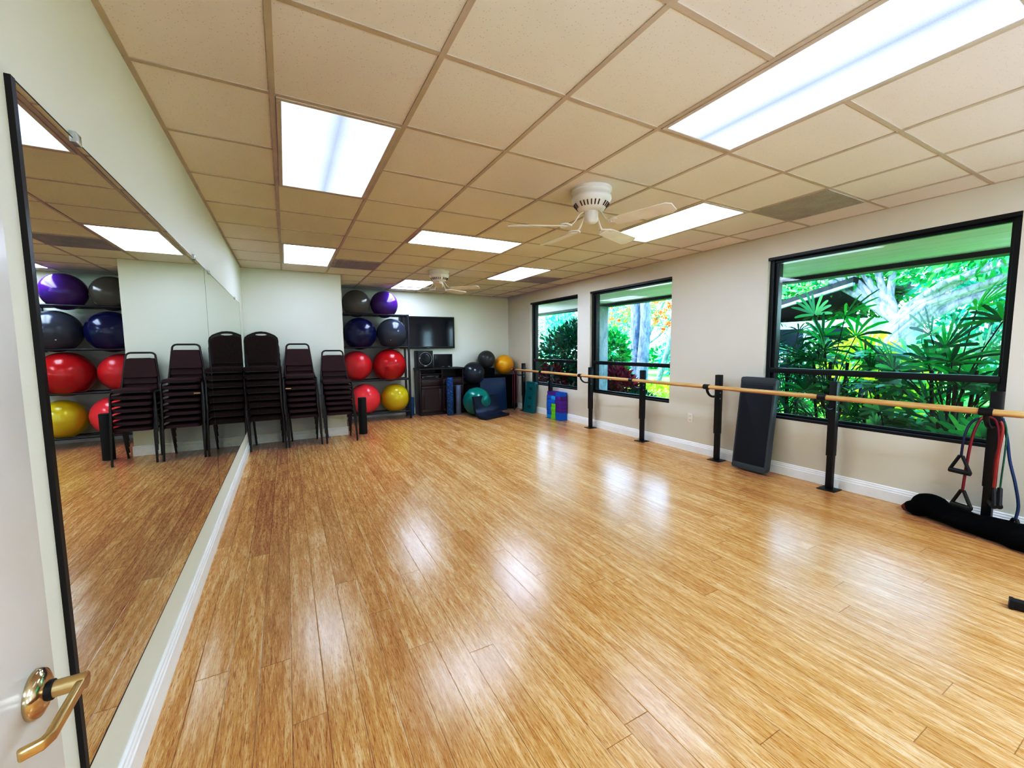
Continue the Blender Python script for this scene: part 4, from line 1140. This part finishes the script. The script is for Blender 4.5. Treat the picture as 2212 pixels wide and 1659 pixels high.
so.rotation_euler = Vector((-.45, -.35, -.9)).to_track_quat('-Z', 'Y').to_euler() if False else Vector((.50, -.35, -.85)).to_track_quat('-Z', 'Y').to_euler()
w = bpy.data.worlds.new('world'); sc.world = w; w.use_nodes = True
nt = w.node_tree; nt.nodes.clear()
bg = nt.nodes.new('ShaderNodeBackground'); ou = nt.nodes.new('ShaderNodeOutputWorld')
tcw = nt.nodes.new('ShaderNodeTexCoord'); spw = nt.nodes.new('ShaderNodeSeparateXYZ'); rw = nt.nodes.new('ShaderNodeValToRGB')
nt.links.new(tcw.outputs['Generated'], spw.inputs[0]); nt.links.new(spw.outputs[2], rw.inputs[0])
rw.color_ramp.elements[0].color = (.80, .95, .97, 1); rw.color_ramp.elements[1].color = (.35, .62, 1.0, 1); rw.color_ramp.elements[1].position = .7
nt.links.new(rw.outputs[0], bg.inputs[0]); bg.inputs[1].default_value = 2.1; nt.links.new(bg.outputs[0], ou.inputs[0])

cam = bpy.data.cameras.new('camera'); co = bpy.data.objects.new('camera', cam); COL.objects.link(co)
F_, yaw, pitch, roll = 891.682, .499216, -.088936, -.008932
fw = Vector((math.sin(yaw) * math.cos(pitch), math.cos(yaw) * math.cos(pitch), math.sin(pitch)))
rt = Vector((math.cos(yaw), -math.sin(yaw), 0)); up = rt.cross(fw)
r2 = rt * math.cos(roll) + up * math.sin(roll); u2 = up * math.cos(roll) - rt * math.sin(roll)
mw = Matrix((r2, u2, -fw)).transposed().to_4x4(); mw.translation = (-.004, -1.683, 1.404)
co.matrix_world = mw
cam.sensor_width = 36; cam.sensor_fit = 'HORIZONTAL'; cam.lens = F_ / 2212 * 36; cam.clip_start = .02; cam.clip_end = 300
sc.camera = co

sc.view_settings.view_transform = 'Standard'; sc.view_settings.look = 'None'
sc.view_settings.exposure = 1.72
sc.view_settings.use_white_balance = True; sc.view_settings.white_balance_temperature = 5900
sc.view_settings.use_curve_mapping = True
cmv = sc.view_settings.curve_mapping
WL = 8.0
cmv.white_level = (WL, WL, WL)
cv = cmv.curves[3]
for p_, q_ in [(.012, .003), (.04, .035), (.12, .175), (.25, .345), (.5, .53), (.9, .67), (1.6, .79), (3, .90)]: cv.points.new(p_ / WL, q_)
for p_, q_ in [(.03, .034), (.07, .098), (.13, .172), (.25, .285), (.5, .5)]: cmv.curves[2].points.new(p_, q_)
cmv.update()
sc.cycles.use_denoising = True; sc.cycles.use_adaptive_sampling = True; sc.cycles.adaptive_threshold = .08; sc.cycles.adaptive_min_samples = 16
sc.cycles.max_bounces = 8; sc.cycles.diffuse_bounces = 4; sc.cycles.glossy_bounces = 4; sc.cycles.transparent_max_bounces = 12
sc.cycles.sample_clamp_indirect = 6
sc.cycles.caustics_reflective = False; sc.cycles.caustics_refractive = False
